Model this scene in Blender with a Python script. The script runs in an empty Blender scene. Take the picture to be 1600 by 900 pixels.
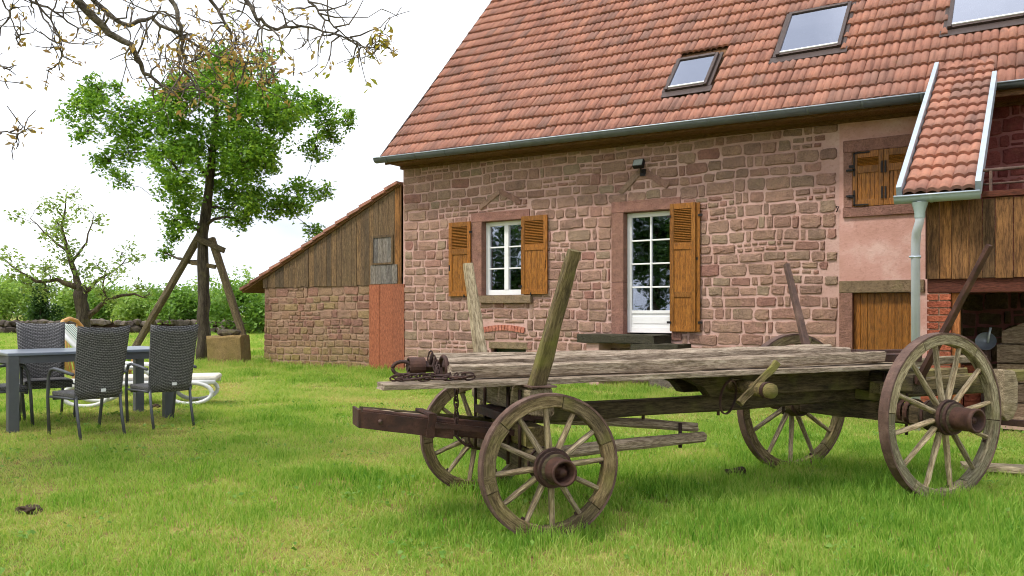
import bpy, bmesh, math, random
import numpy as np
from mathutils import Vector, Matrix, noise as mnoise

# ------------------------------------------------------------------ camera, sky, sun, exposure
sc = bpy.context.scene
col = sc.collection
R = math.radians
random.seed(7)
rng = np.random.default_rng(7)

cam = bpy.data.cameras.new('camera')
cam.sensor_width = 36.0
cam.lens = 36.0 * 1270.0 / 1600.0
cam.shift_y = 39.0 / 1600.0
cam.clip_end = 3000
camo = bpy.data.objects.new('camera', cam)
col.objects.link(camo)
CAM = Vector((0, 0, 1.3))
camo.location = CAM
camo.rotation_euler = (R(90), 0, R(33.68))
sc.camera = camo

SUN_EL, SUN_AZ = R(56), R(205)          # azimuth clockwise from +Y
sdir = Vector((math.sin(SUN_AZ) * math.cos(SUN_EL), math.cos(SUN_AZ) * math.cos(SUN_EL), math.sin(SUN_EL)))
sun = bpy.data.lights.new('sun', 'SUN')
sun.energy = 1.5
sun.angle = R(10)
sun.color = (1.0, 0.95, 0.88)
suno = bpy.data.objects.new('sun', sun)
col.objects.link(suno)
suno.rotation_euler = sdir.to_track_quat('Z', 'Y').to_euler()

world = bpy.data.worlds.new('World')
sc.world = world
world.use_nodes = True
wt = world.node_tree
wt.nodes.clear()
w_out = wt.nodes.new('ShaderNodeOutputWorld')
w_bg = wt.nodes.new('ShaderNodeBackground')
w_bg.inputs['Strength'].default_value = 0.1
sky = wt.nodes.new('ShaderNodeTexSky')
sky.sky_type = 'NISHITA'
sky.sun_disc = False
sky.sun_elevation = SUN_EL
sky.sun_rotation = SUN_AZ
sky.dust_density = 3.0
w_tc = wt.nodes.new('ShaderNodeTexCoord')
w_map = wt.nodes.new('ShaderNodeMapping')
w_map.inputs['Scale'].default_value = (1.0, 1.0, 2.4)
w_noise = wt.nodes.new('ShaderNodeTexNoise')
w_noise.inputs['Scale'].default_value = 1.7
w_noise.inputs['Detail'].default_value = 5
w_noise.inputs['Roughness'].default_value = 0.5
w_ramp = wt.nodes.new('ShaderNodeValToRGB')
w_ramp.color_ramp.elements[0].position = 0.42
w_ramp.color_ramp.elements[0].color = (3.9, 4.2, 4.8, 1)
w_ramp.color_ramp.elements[1].position = 0.70
w_ramp.color_ramp.elements[1].color = (9.6, 9.8, 10.2, 1)
w_mix = wt.nodes.new('ShaderNodeMix')
w_mix.data_type = 'RGBA'
w_mix.inputs[0].default_value = 0.93
wt.links.new(w_tc.outputs['Generated'], w_map.inputs['Vector'])
wt.links.new(w_map.outputs[0], w_noise.inputs['Vector'])
wt.links.new(w_noise.outputs['Fac'], w_ramp.inputs[0])
wt.links.new(sky.outputs[0], w_mix.inputs[6])
wt.links.new(w_ramp.outputs[0], w_mix.inputs[7])
wt.links.new(w_mix.outputs[2], w_bg.inputs[0])
wt.links.new(w_bg.outputs[0], w_out.inputs[0])

sc.view_settings.view_transform = 'Standard'
sc.view_settings.look = 'None'
sc.view_settings.gamma = 1.0
sc.view_settings.exposure = 1.15
sc.cycles.max_bounces = 5
sc.cycles.transparent_max_bounces = 8
sc.cycles.diffuse_bounces = 2
sc.cycles.filter_width = 1.05
sc.cycles.use_adaptive_sampling = True
sc.cycles.adaptive_threshold = 0.025
sc.cycles.adaptive_min_samples = 12
try:
    sc.cycles.use_denoising = True
except Exception:
    pass

# ------------------------------------------------------------------ material helpers
def S(r, g, b):
    f = lambda c: (c / 255 / 12.92) if c / 255 <= 0.04045 else ((c / 255 + 0.055) / 1.055) ** 2.4
    return (f(r), f(g), f(b), 1)

class NT:
    def __init__(self, name):
        self.m = bpy.data.materials.new(name)
        self.m.use_nodes = True
        self.t = self.m.node_tree
        self.b = self.t.nodes['Principled BSDF']
        self.out = self.t.nodes['Material Output']
    def n(self, typ, ins=None, **props):
        nd = self.t.nodes.new(typ)
        for k, v in props.items():
            setattr(nd, k, v)
        for k, v in (ins or {}).items():
            self.set(nd.inputs[k], v)
        return nd
    def set(self, sock, v):
        if isinstance(v, bpy.types.NodeSocket):
            self.t.links.new(v, sock)
        else:
            sock.default_value = v
    def mix(self, f, a, b, blend='MIX'):
        nd = self.n('ShaderNodeMix', data_type='RGBA', blend_type=blend)
        self.set(nd.inputs[0], f); self.set(nd.inputs[6], a); self.set(nd.inputs[7], b)
        return nd.outputs[2]
    def math(self, op, a, b=0.0, clamp=False):
        nd = self.n('ShaderNodeMath', operation=op, use_clamp=clamp)
        self.set(nd.inputs[0], a); self.set(nd.inputs[1], b)
        return nd.outputs[0]
    def noise(self, vec, scale, detail=4, rough=0.55, out='Fac'):
        nd = self.n('ShaderNodeTexNoise', {'Scale': scale, 'Detail': detail, 'Roughness': rough})
        if vec is not None:
            self.set(nd.inputs['Vector'], vec)
        return nd.outputs[out]
    def ramp(self, fac, stops, interp='LINEAR'):
        nd = self.n('ShaderNodeValToRGB')
        cr = nd.color_ramp
        cr.interpolation = interp
        while len(cr.elements) < len(stops):
            cr.elements.new(0.5)
        for e, (p, c) in zip(cr.elements, stops):
            e.position = p
            e.color = c if len(c) == 4 else (*c, 1)
        self.set(nd.inputs[0], fac)
        return nd.outputs[0]
    def step(self, fac, a, b):
        nd = self.n('ShaderNodeMapRange', {1: a, 2: b, 3: 0.0, 4: 1.0})
        self.set(nd.inputs[0], fac)
        return nd.outputs[0]
    def pos(self):
        return self.n('ShaderNodeNewGeometry').outputs['Position']
    def objco(self, scale=(1, 1, 1), jitter=True):
        tc = self.n('ShaderNodeTexCoord').outputs['Object']
        if jitter:
            rnd = self.n('ShaderNodeObjectInfo').outputs['Random']
            off = self.n('ShaderNodeVectorMath', operation='SCALE')
            cx = self.n('ShaderNodeCombineXYZ', {0: rnd, 1: rnd, 2: rnd})
            self.set(off.inputs[0], cx.outputs[0]); off.inputs['Scale'].default_value = 37.0
            ad = self.n('ShaderNodeVectorMath', operation='ADD')
            self.set(ad.inputs[0], tc); self.set(ad.inputs[1], off.outputs[0])
            tc = ad.outputs[0]
        mp = self.n('ShaderNodeMapping', {'Scale': scale})
        self.set(mp.inputs['Vector'], tc)
        return mp.outputs[0]
    def rnd(self):
        a = self.n('ShaderNodeObjectInfo').outputs['Random']
        b = self.n('ShaderNodeAttribute', attribute_name='rnd').outputs['Fac']
        return self.math('FRACT', self.math('ADD', a, b))
    def bump(self, h, strength=0.3, dist=0.01):
        nd = self.n('ShaderNodeBump', {'Strength': strength, 'Distance': dist})
        self.set(nd.inputs['Height'], h)
        self.t.links.new(nd.outputs[0], self.b.inputs['Normal'])
    def fin(self, color, rough=0.85, metal=0.0, spec=None):
        self.set(self.b.inputs['Base Color'], color)
        self.set(self.b.inputs['Roughness'], rough)
        self.set(self.b.inputs['Metallic'], metal)
        if spec is not None:
            self.b.inputs['Specular IOR Level'].default_value = spec
        return self.m

def wood(name, dark, mid, light, moss=0.0, mosscol=S(95, 98, 42), gscale=1.0, rough=0.85, bump=0.6, axis='X', spec=0.3, crack=0.5, attr=None):
    n = NT(name)
    if attr:
        def objco(scale=(1, 1, 1), jitter=True):
            mp = n.n('ShaderNodeMapping', {'Scale': scale})
            n.set(mp.inputs['Vector'], n.n('ShaderNodeAttribute', attribute_name=attr).outputs['Vector'])
            return mp.outputs[0]
        n.objco = objco
    k = {'X': (1.7, 12, 12), 'Z': (12, 12, 1.4)}[axis]
    v = n.objco(tuple(c * gscale for c in k))
    g = n.noise(v, 2.2, 7, 0.65)
    fine = n.noise(v, 9.0, 5, 0.7)
    base = n.ramp(g, [(0.28, dark), (0.5, mid), (0.72, light)])
    base = n.mix(n.step(fine, 0.58, 0.4), base, n.mix(1.0, base, (0.45, 0.42, 0.38, 1), 'MULTIPLY'))
    tint = n.rnd()
    base = n.mix(1.0, base, n.ramp(tint, [(0, (0.78, 0.78, 0.8, 1)), (0.5, (1, 1, 1, 1)), (1, (1.18, 1.12, 1.05, 1))]), 'MULTIPLY')
    if crack:
        cr = n.noise(n.objco(tuple(c * gscale * q for c, q in zip(k, (0.35, 2.2, 2.2)) ) if axis == 'X' else tuple(c * gscale * q for c, q in zip(k, (2.2, 2.2, 0.35)))), 2.3, 3, 0.5)
        cm = n.math('MULTIPLY', n.step(n.math('ABSOLUTE', n.math('SUBTRACT', cr, 0.5)), 0.018, 0.0), crack)
        base = n.mix(cm, base, (dark[0] * 0.35, dark[1] * 0.33, dark[2] * 0.3, 1))
    if moss > 0:
        mn = n.noise(n.objco((3, 3, 3)), 1.4, 5, 0.6)
        nz = n.n('ShaderNodeSeparateXYZ', {0: n.n('ShaderNodeNewGeometry').outputs['Normal']}).outputs[2]
        mf = n.math('MULTIPLY', n.step(mn, 0.66 - 0.3 * moss, 0.82 - 0.2 * moss), moss, True)
        base = n.mix(mf, base, n.mix(n.noise(n.objco((1, 1, 1)), 30), mosscol, S(135, 130, 62)))
    h = n.math('ADD', n.math('MULTIPLY', g, 0.6), n.math('MULTIPLY', fine, 0.5))
    n.bump(h, bump, 0.012)
    return n.fin(base, rough, spec=spec)

def plain(name, c, rough=0.6, metal=0.0, var=0.12, scale=14, bump=0.1, spec=0.4):
    n = NT(name)
    g = n.noise(n.objco((1, 1, 1)), scale, 5, 0.6)
    lo = tuple(x * (1 - var) for x in c[:3]) + (1,)
    hi = tuple(min(1, x * (1 + var)) for x in c[:3]) + (1,)
    n.bump(g, bump, 0.004)
    return n.fin(n.ramp(g, [(0.3, lo), (0.7, hi)]), rough, metal, spec)

def rust(name, a=S(62, 38, 32), b=S(110, 66, 50), c=S(140, 92, 72)):
    n = NT(name)
    v = n.objco((1, 1, 1))
    g = n.noise(v, 9, 7, 0.7)
    f = n.noise(v, 60, 4, 0.6)
    base = n.ramp(g, [(0.3, a), (0.52, b), (0.75, c)])
    base = n.mix(n.step(f, 0.55, 0.75), base, n.mix(1.0, base, (0.6, 0.5, 0.45, 1), 'MULTIPLY'))
    n.bump(n.math('ADD', g, n.math('MULTIPLY', f, 0.5)), 0.5, 0.006)
    return n.fin(base, n.ramp(g, [(0.3, (0.55,) * 3), (0.7, (0.85,) * 3)]), 0.25, 0.4)

def stone_mat(name, cols, lichen=0.15, moss_low=0.0, dirt=1.0):
    n = NT(name)
    p = n.pos()
    base = n.ramp(n.rnd(), [(i / (len(cols) - 1), c) for i, c in enumerate(cols)])
    g = n.noise(p, 7, 6, 0.65)
    base = n.mix(1.0, base, n.ramp(g, [(0.25, (0.72, 0.72, 0.73, 1)), (0.5, (0.98, 0.98, 0.98, 1)), (0.78, (1.3, 1.27, 1.22, 1))]), 'MULTIPLY')
    f = n.noise(p, 42, 5, 0.75)
    base = n.mix(n.step(f, 0.52, 0.64), base, n.mix(1.0, base, (0.68, 0.64, 0.62, 1), 'MULTIPLY'))
    base = n.mix(n.step(f, 0.46, 0.34), base, n.mix(1.0, base, (1.22, 1.2, 1.16, 1), 'MULTIPLY'))
    l = n.noise(p, 3.1, 5, 0.6)
    base = n.mix(n.math('MULTIPLY', n.step(l, 0.58, 0.68), lichen), base, S(150, 142, 98))
    if moss_low > 0:
        z = n.n('ShaderNodeSeparateXYZ', {0: p}).outputs[2]
        mz = n.math('MULTIPLY', n.step(z, 0.75, 0.02), n.step(n.noise(p, 2.3, 4), 0.35, 0.62))
        base = n.mix(n.math('MULTIPLY', mz, moss_low, True), base, S(130, 122, 55))
    n.bump(n.math('ADD', g, n.math('MULTIPLY', f, 0.55)), 1.0, 0.04)
    return n.fin(base, 0.92, spec=0.2)

def plaster(name, a, b, c, scale=1.3, bump=0.35):
    n = NT(name)
    p = n.pos()
    g = n.noise(p, scale, 6, 0.6)
    f = n.noise(p, 26, 5, 0.65)
    base = n.ramp(g, [(0.32, a), (0.5, b), (0.68, c)])
    base = n.mix(n.step(f, 0.52, 0.7), base, n.mix(1.0, base, (0.84, 0.8, 0.78, 1), 'MULTIPLY'))
    n.bump(n.math('ADD', f, n.math('MULTIPLY', g, 0.4)), bump, 0.02)
    return n.fin(base, 0.93, spec=0.2)

def leafmat(name, cols, trans=0.4):
    n = NT(name)
    rnd = n.n('ShaderNodeAttribute', attribute_name='rnd').outputs['Fac']
    cl = n.noise(n.pos(), 1.1, 2)
    base = n.ramp(n.math('ADD', n.math('MULTIPLY', rnd, 0.7), n.math('MULTIPLY', cl, 0.3)), [(i / (len(cols) - 1), c) for i, c in enumerate(cols)])
    n.fin(base, 0.55, spec=0.3)
    tr = n.n('ShaderNodeBsdfTranslucent')
    tc = n.mix(1.0, base, (1.25, 1.25, 0.7, 1), 'MULTIPLY')
    n.set(tr.inputs[0], tc)
    mx = n.n('ShaderNodeMixShader', {0: trans})
    n.set(mx.inputs[1], n.b.outputs[0]); n.set(mx.inputs[2], tr.outputs[0])
    n.t.links.new(mx.outputs[0], n.out.inputs[0])
    return n.m

def glassmat(name, refl=0.3, tint=(0.75, 0.8, 0.82, 1)):
    n = NT(name)
    t = n.n('ShaderNodeBsdfTransparent', {0: tint})
    g = n.n('ShaderNodeBsdfGlossy', {'Color': (0.84, 0.87, 0.98, 1), 'Roughness': 0.02})
    bp = n.n('ShaderNodeBump', {'Strength': 0.06, 'Distance': 0.02})
    n.set(bp.inputs['Height'], n.noise(n.pos(), 3.0, 1))
    n.set(g.inputs['Normal'], bp.outputs[0])
    lw = n.n('ShaderNodeFresnel', {'IOR': 1.5})
    fac = n.math('ADD', n.math('MULTIPLY', lw.outputs[0], 1.6), refl - 0.06, True)
    mx = n.n('ShaderNodeMixShader', {0: fac})
    n.set(mx.inputs[1], t.outputs[0]); n.set(mx.inputs[2], g.outputs[0])
    n.t.links.new(mx.outputs[0], n.out.inputs[0])
    return n.m

def tilemat(name):
    n = NT(name)
    p = n.pos()
    r = n.rnd()
    base = n.ramp(r, [(0, S(142, 108, 96)), (0.15, S(154, 111, 96)), (0.4, S(163, 114, 97)), (0.65, S(169, 119, 100)), (0.85, S(174, 124, 104)), (1, S(150, 111, 98))])
    g = n.noise(p, 5, 6, 0.65)
    base = n.mix(1.0, base, n.ramp(g, [(0.25, (0.8, 0.8, 0.82, 1)), (0.55, (1, 1, 1, 1)), (0.8, (1.1, 1.09, 1.07, 1))]), 'MULTIPLY')
    big = n.noise(p, 0.5, 3, 0.5)
    base = n.mix(n.math('MULTIPLY', n.step(n.noise(p, 11, 5, 0.7), 0.5, 0.7), n.math('ADD', 0.2, n.math('MULTIPLY', big, 0.5))), base, S(122, 100, 90))
    base = n.mix(n.math('MULTIPLY', n.step(n.noise(p, 3.3, 5, 0.7), 0.66, 0.75), 0.5), base, S(104, 100, 70))
    mp = n.n('ShaderNodeMapping', {'Scale': (10.5, 1.1, 1.1)})
    n.set(mp.inputs[0], p)
    st_ = n.noise(mp.outputs[0], 1.0, 2, 0.5)
    base = n.mix(n.step(st_, 0.52, 0.66), base, n.mix(1.0, base, (0.72, 0.71, 0.73, 1), 'MULTIPLY'))
    base = n.mix(n.step(st_, 0.42, 0.30), base, n.mix(1.0, base, (1.16, 1.12, 1.08, 1), 'MULTIPLY'))
    n.bump(n.noise(p, 40, 4, 0.6), 0.35, 0.006)
    return n.fin(base, 0.85, spec=0.25)

M = {}
M['tile'] = tilemat('clay_tile')
M['stone'] = stone_mat('sandstone', [S(148, 114, 101), S(162, 129, 112), S(153, 124, 107), S(166, 134, 117), S(158, 119, 106), S(153, 132, 111), S(142, 113, 100), S(168, 137, 120), S(152, 120, 105), S(150, 109, 98)], 0.16, 0.15)
M['stone_shed'] = stone_mat('shed_sandstone', [S(134, 102, 84), S(150, 112, 96), S(140, 114, 88), S(154, 124, 104), S(130, 92, 82), S(150, 128, 92)], 0.25, 0.8)
M['stone_red'] = stone_mat('red_sandstone', [S(104, 52, 50), S(120, 62, 58), S(132, 74, 66), S(112, 58, 56)], 0.05)
M['stone_cellar'] = stone_mat('cellar_stone', [S(92, 72, 56), S(104, 88, 64), S(88, 78, 58), S(110, 86, 70)], 0.3)
M['dressed'] = stone_mat('dressed_sandstone', [S(140, 104, 92), S(150, 110, 98), S(144, 108, 94)], 0.05)
M['dressed_moss'] = stone_mat('mossy_sandstone', [S(134, 114, 92), S(138, 120, 94), S(128, 108, 86)], 0.35)
M['slab'] = stone_mat('dark_mossy_slab', [S(58, 54, 46), S(70, 66, 54), S(62, 60, 46)], 0.2)
M['block'] = stone_mat('ochre_block', [S(138, 118, 76), S(146, 122, 84)], 0.5, 0.5)
M['rock'] = stone_mat('field_stone', [S(92, 84, 76), S(118, 108, 98), S(76, 68, 62), S(134, 122, 112)], 0.2)
M['mortar'] = plaster('pink_mortar', S(178, 142, 130), S(190, 154, 143), S(202, 168, 157), 1.2, 0.6)
M['mortar_shed'] = plaster('shed_mortar', S(142, 116, 98), S(160, 130, 110), S(150, 132, 104), 1.2, 0.5)
M['mortar_red'] = plaster('dark_red_mortar', S(128, 82, 78), S(142, 92, 88), S(150, 100, 94), 1.2, 0.4)
M['pink'] = plaster('pink_render', S(184, 140, 126), S(196, 152, 140), S(210, 176, 166), 1.9, 0.35)
M['brick'] = stone_mat('red_brick', [S(158, 86, 62), S(170, 96, 70), S(146, 76, 58), S(164, 106, 78)], 0.05)
M['brick_pink'] = stone_mat('pale_red_brick', [S(188, 120, 98), S(196, 128, 108), S(180, 110, 92)], 0.0)
M['shutter'] = wood('oak_stain', S(128, 80, 26), S(152, 98, 36), S(168, 114, 48), gscale=0.8, rough=0.5, bump=0.12, axis='Z', crack=0.0)
M['white'] = plain('white_pvc', S(232, 232, 230), 0.35, var=0.02, bump=0.02)
M['glass'] = glassmat('window_glass', 0.32)
M['skyglass'] = glassmat('skylight_glass', 0.5)
M['zinc'] = plain('weathered_zinc', S(92, 97, 98), 0.5, 0.1, 0.15, 6, 0.05)
M['zinc_light'] = plain('light_zinc', S(176, 186, 196), 0.38, 0.3, 0.1, 6, 0.05)
M['zinc_green'] = plain('green_zinc', S(146, 160, 156), 0.5, 0.0, 0.12, 6, 0.05)
M['pipe'] = plain('blue_grey_pipe', S(186, 190, 196), 0.45, 0.0, 0.1, 5, 0.05)
M['bronze'] = plain('brown_aluminium', S(78, 66, 62), 0.45, 0.5, 0.12, 10, 0.05)
M['iron'] = plain('black_iron', S(34, 30, 30), 0.6, 0.4)
M['soffit'] = wood('soffit_wood', S(104, 74, 50), S(128, 92, 62), S(142, 106, 74))
M['boards'] = wood('shed_boards', S(84, 70, 54), S(118, 98, 74), S(140, 118, 88), axis='Z', gscale=1.0, moss=0.15, mosscol=S(112, 96, 54))
M['boards_grey'] = wood('grey_boards', S(92, 88, 84), S(124, 118, 112), S(148, 142, 134), axis='Z')
M['bin'] = wood('bin_boards', S(124, 106, 88), S(152, 132, 110), S(170, 152, 130))
M['boards_warm'] = wood('porch_boards', S(92, 66, 42), S(134, 98, 62), S(166, 124, 78), axis='Z', gscale=0.7)
def varied(m, cols):
    n = NT.__new__(NT); n.m = m; n.t = m.node_tree; n.b = n.t.nodes['Principled BSDF']
    src = n.b.inputs['Base Color'].links[0].from_socket
    n.set(n.b.inputs['Base Color'], n.mix(1.0, src, n.ramp(n.rnd(), [(i / (len(cols) - 1), c) for i, c in enumerate(cols)]), 'MULTIPLY'))
varied(M['boards_warm'], [(0.55, 0.58, 0.6, 1), (1.1, 0.98, 0.8, 1), (0.8, 0.76, 0.72, 1), (1.2, 1.05, 0.8, 1), (0.65, 0.66, 0.64, 1), (1.05, 0.95, 0.85, 1)])
varied(M['boards'], [(0.75, 0.76, 0.78, 1), (1.05, 0.98, 0.9, 1), (0.85, 0.84, 0.8, 1), (1.12, 1.04, 0.92, 1)])
M['redboard'] = wood('red_brown_paint', S(148, 88, 62), S(160, 96, 68), S(166, 104, 76), axis='Z', bump=0.12, crack=0.0, rough=0.7)
M['beam_red'] = wood('red_brown_beam', S(84, 44, 32), S(104, 56, 40), S(116, 66, 48))
M['post_orange'] = wood('orange_post', S(150, 92, 50), S(176, 112, 64), S(188, 124, 74), axis='Z')
M['oak'] = wood('weathered_oak', S(104, 90, 70), S(156, 140, 114), S(188, 172, 146), moss=0.4)
M['oak_grey'] = wood('silver_oak', S(128, 112, 96), S(172, 154, 134), S(204, 188, 166), moss=0.12, bump=1.0, crack=0.9)
M['oak_moss'] = wood('mossy_oak', S(72, 62, 44), S(112, 98, 68), S(140, 124, 86), moss=0.75)
M['felloe'] = wood('felloe_oak', S(80, 68, 48), S(126, 110, 80), S(158, 142, 108), moss=0.5, attr='grain')
M['felloe_pale'] = wood('pale_felloe_oak', S(104, 94, 72), S(154, 144, 116), S(186, 176, 148), moss=0.4, attr='grain')
M['oak_dark'] = wood('dark_oak', S(52, 45, 33), S(80, 69, 50), S(104, 91, 66), moss=0.5, mosscol=S(82, 84, 40))
M['pale'] = wood('pale_split_wood', S(140, 124, 98), S(178, 162, 132), S(206, 190, 160), moss=0.15)
M['rust'] = rust('rusty_iron', S(42, 29, 26), S(74, 49, 40), S(104, 74, 60))
M['rust_pink'] = rust('pinkish_rust', S(68, 51, 45), S(102, 79, 69), S(134, 110, 98))
M['rust_dark'] = rust('dark_rust', S(40, 28, 26), S(66, 46, 40), S(92, 64, 54))
M['bark'] = wood('bark', S(58, 50, 42), S(86, 76, 62), S(116, 108, 88), moss=0.35, axis='Z', gscale=0.5, bump=1.0)
M['bark_walnut'] = wood('walnut_bark', S(66, 60, 56), S(108, 100, 92), S(152, 144, 134), moss=0.3, gscale=0.4, bump=0.8)
M['prop'] = wood('prop_timber', S(84, 74, 58), S(112, 100, 76), S(136, 122, 94), moss=0.3)
M['leaf'] = leafmat('tree_leaf', [S(58, 92, 28), S(92, 134, 42), S(128, 166, 56), S(168, 198, 88)])
M['leaf_pale'] = leafmat('pale_leaf', [S(104, 132, 62), S(134, 158, 84), S(160, 178, 108)])
M['leaf_copper'] = leafmat('copper_leaf', [S(158, 118, 90), S(176, 142, 92), S(184, 164, 98), S(172, 142, 126)], 0.5)
M['leaf_gold'] = leafmat('young_leaf', [S(140, 148, 56), S(164, 164, 66), S(176, 150, 70)], 0.5)
M['weed'] = leafmat('weed_leaf', [S(84, 128, 44), S(112, 150, 60), S(140, 170, 84)])
M['hedge'] = leafmat('hedge_leaf', [S(82, 118, 48), S(112, 150, 64), S(142, 174, 88)])
M['hedge_light'] = leafmat('light_hedge_leaf', [S(116, 148, 66), S(146, 176, 90), S(172, 196, 116)])
M['hedge_dark'] = leafmat('dark_hedge_leaf', [S(42, 70, 34), S(60, 90, 44), S(80, 112, 54)])
M['alu'] = plain('charcoal_aluminium', S(86, 88, 92), 0.45, 0.2, 0.06)
M['tabletop'] = plain('grey_table_glass', S(112, 120, 132), 0.3, 0.0, 0.05, 4, 0.01, 0.6)
M['plastic'] = plain('white_plastic', S(222, 222, 220), 0.4, var=0.04)
M['cane'] = plain('cane', S(196, 150, 92), 0.6)
M['tag'] = plain('white_tag', S(225, 225, 225), 0.5, var=0.02)
M['soil'] = plain('soil', S(66, 50, 36), 0.95, var=0.4, scale=30, bump=0.8)
M['dark_room'] = plain('dim_room', S(44, 42, 42), 0.9)
M['paving'] = plaster('earth_paving', S(150, 122, 104), S(166, 138, 120), S(158, 134, 112), 2.0, 0.4)
M['enamel'] = plain('grey_blue_enamel', S(128, 134, 144), 0.4, 0.3)
M['lampglass'] = plain('lamp_glass', S(150, 156, 150), 0.15)

def wickermat():
    n = NT('grey_wicker')
    tc = n.n('ShaderNodeTexCoord').outputs['Object']
    def wave(rot, sc_):
        mp = n.n('ShaderNodeMapping', {'Rotation': rot})
        n.set(mp.inputs[0], tc)
        w = n.n('ShaderNodeTexWave', {'Scale': sc_, 'Distortion': 0.6, 'Detail': 1.0}, bands_direction='X')
        n.set(w.inputs[0], mp.outputs[0])
        return w.outputs['Fac']
    a = wave((0, R(90), 0), 22.0)
    ck = n.n('ShaderNodeTexBrick', {'Scale': 1.0, 'Mortar Size': 0.003, 'Brick Width': 0.034, 'Row Height': 0.013,
                                    'Color1': S(132, 130, 130), 'Color2': S(108, 106, 107), 'Mortar': S(52, 51, 51)})
    mp = n.n('ShaderNodeMapping', {'Rotation': (R(90), 0, R(90))})
    sx = n.n('ShaderNodeSeparateXYZ', {0: tc})
    cb = n.n('ShaderNodeCombineXYZ', {0: sx.outputs[1], 1: n.math('ADD', sx.outputs[2], sx.outputs[0]), 2: 0.0})
    n.set(ck.inputs['Vector'], cb.outputs[0])
    n.bump(n.math('SUBTRACT', 1.0, ck.outputs['Fac']), 0.8, 0.004)
    return n.fin(ck.outputs['Color'], 0.55, spec=0.35)
M['wicker'] = wickermat()

def stripemat():
    n = NT('green_striped_cloth')
    sx = n.n('ShaderNodeSeparateXYZ', {0: n.n('ShaderNodeTexCoord').outputs['Object']})
    w = n.math('FRACT', n.math('MULTIPLY', sx.outputs[1], 11.0))
    c = n.ramp(w, [(0, S(222, 224, 214)), (0.42, S(104, 148, 128)), (0.62, S(70, 116, 98)), (0.8, S(200, 208, 196))], 'CONSTANT')
    return n.fin(c, 0.9)
M['stripe'] = stripemat()

def grassmat():
    n = NT('grass_blade')
    p = n.pos()
    rnd = n.n('ShaderNodeAttribute', attribute_name='rnd').outputs['Fac']
    irn = n.n('ShaderNodeAttribute', attribute_name='tint', attribute_type='INSTANCER').outputs['Fac']
    f = n.math('ADD', n.math('MULTIPLY', irn, 0.68), n.math('MULTIPLY', rnd, 0.36))
    base = n.ramp(f, [(0.0, S(66, 116, 32)), (0.22, S(98, 146, 46)), (0.45, S(138, 174, 70)), (0.66, S(170, 190, 98)), (0.84, S(196, 190, 126)), (1.0, S(194, 166, 120))])
    n.fin(base, 0.6, spec=0.2)
    tr = n.n('ShaderNodeBsdfTranslucent')
    n.set(tr.inputs[0], n.mix(1.0, base, (1.2, 1.2, 0.7, 1), 'MULTIPLY'))
    mx = n.n('ShaderNodeMixShader', {0: 0.5})
    n.set(mx.inputs[1], n.b.outputs[0]); n.set(mx.inputs[2], tr.outputs[0])
    n.t.links.new(mx.outputs[0], n.out.inputs[0])
    return n.m
M['grass'] = grassmat()

def groundmat():
    n = NT('turf')
    p = n.pos()
    g = n.noise(p, 0.55, 5, 0.6)
    f = n.noise(p, 14, 5, 0.7)
    base = n.ramp(g, [(0.3, S(92, 116, 44)), (0.5, S(136, 142, 66)), (0.7, S(156, 144, 84))])
    base = n.mix(n.step(f, 0.48, 0.62), base, S(126, 104, 66))
    n.bump(f, 0.7, 0.04)
    return n.fin(base, 0.95, spec=0.1)
M['turf'] = groundmat()

# ------------------------------------------------------------------ mesh helpers
def tag(o, label=None, cat=None, group=None, kind=None):
    if label: o['label'] = label
    if cat: o['category'] = cat
    if group: o['group'] = group
    if kind: o['kind'] = kind
    return o

def empty(name, loc=(0, 0, 0), rz=0.0, parent=None):
    o = bpy.data.objects.new(name, None)
    col.objects.link(o)
    o.location = loc
    o.rotation_euler = (0, 0, rz)
    o.parent = parent
    return o

def link(name, me, mat, parent=None, mtx=None):
    o = bpy.data.objects.new(name, me)
    if mat is not None and len(me.materials) == 0:
        me.materials.append(mat)
    col.objects.link(o)
    o.parent = parent
    if mtx is not None:
        o.matrix_basis = mtx
    return o

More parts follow.
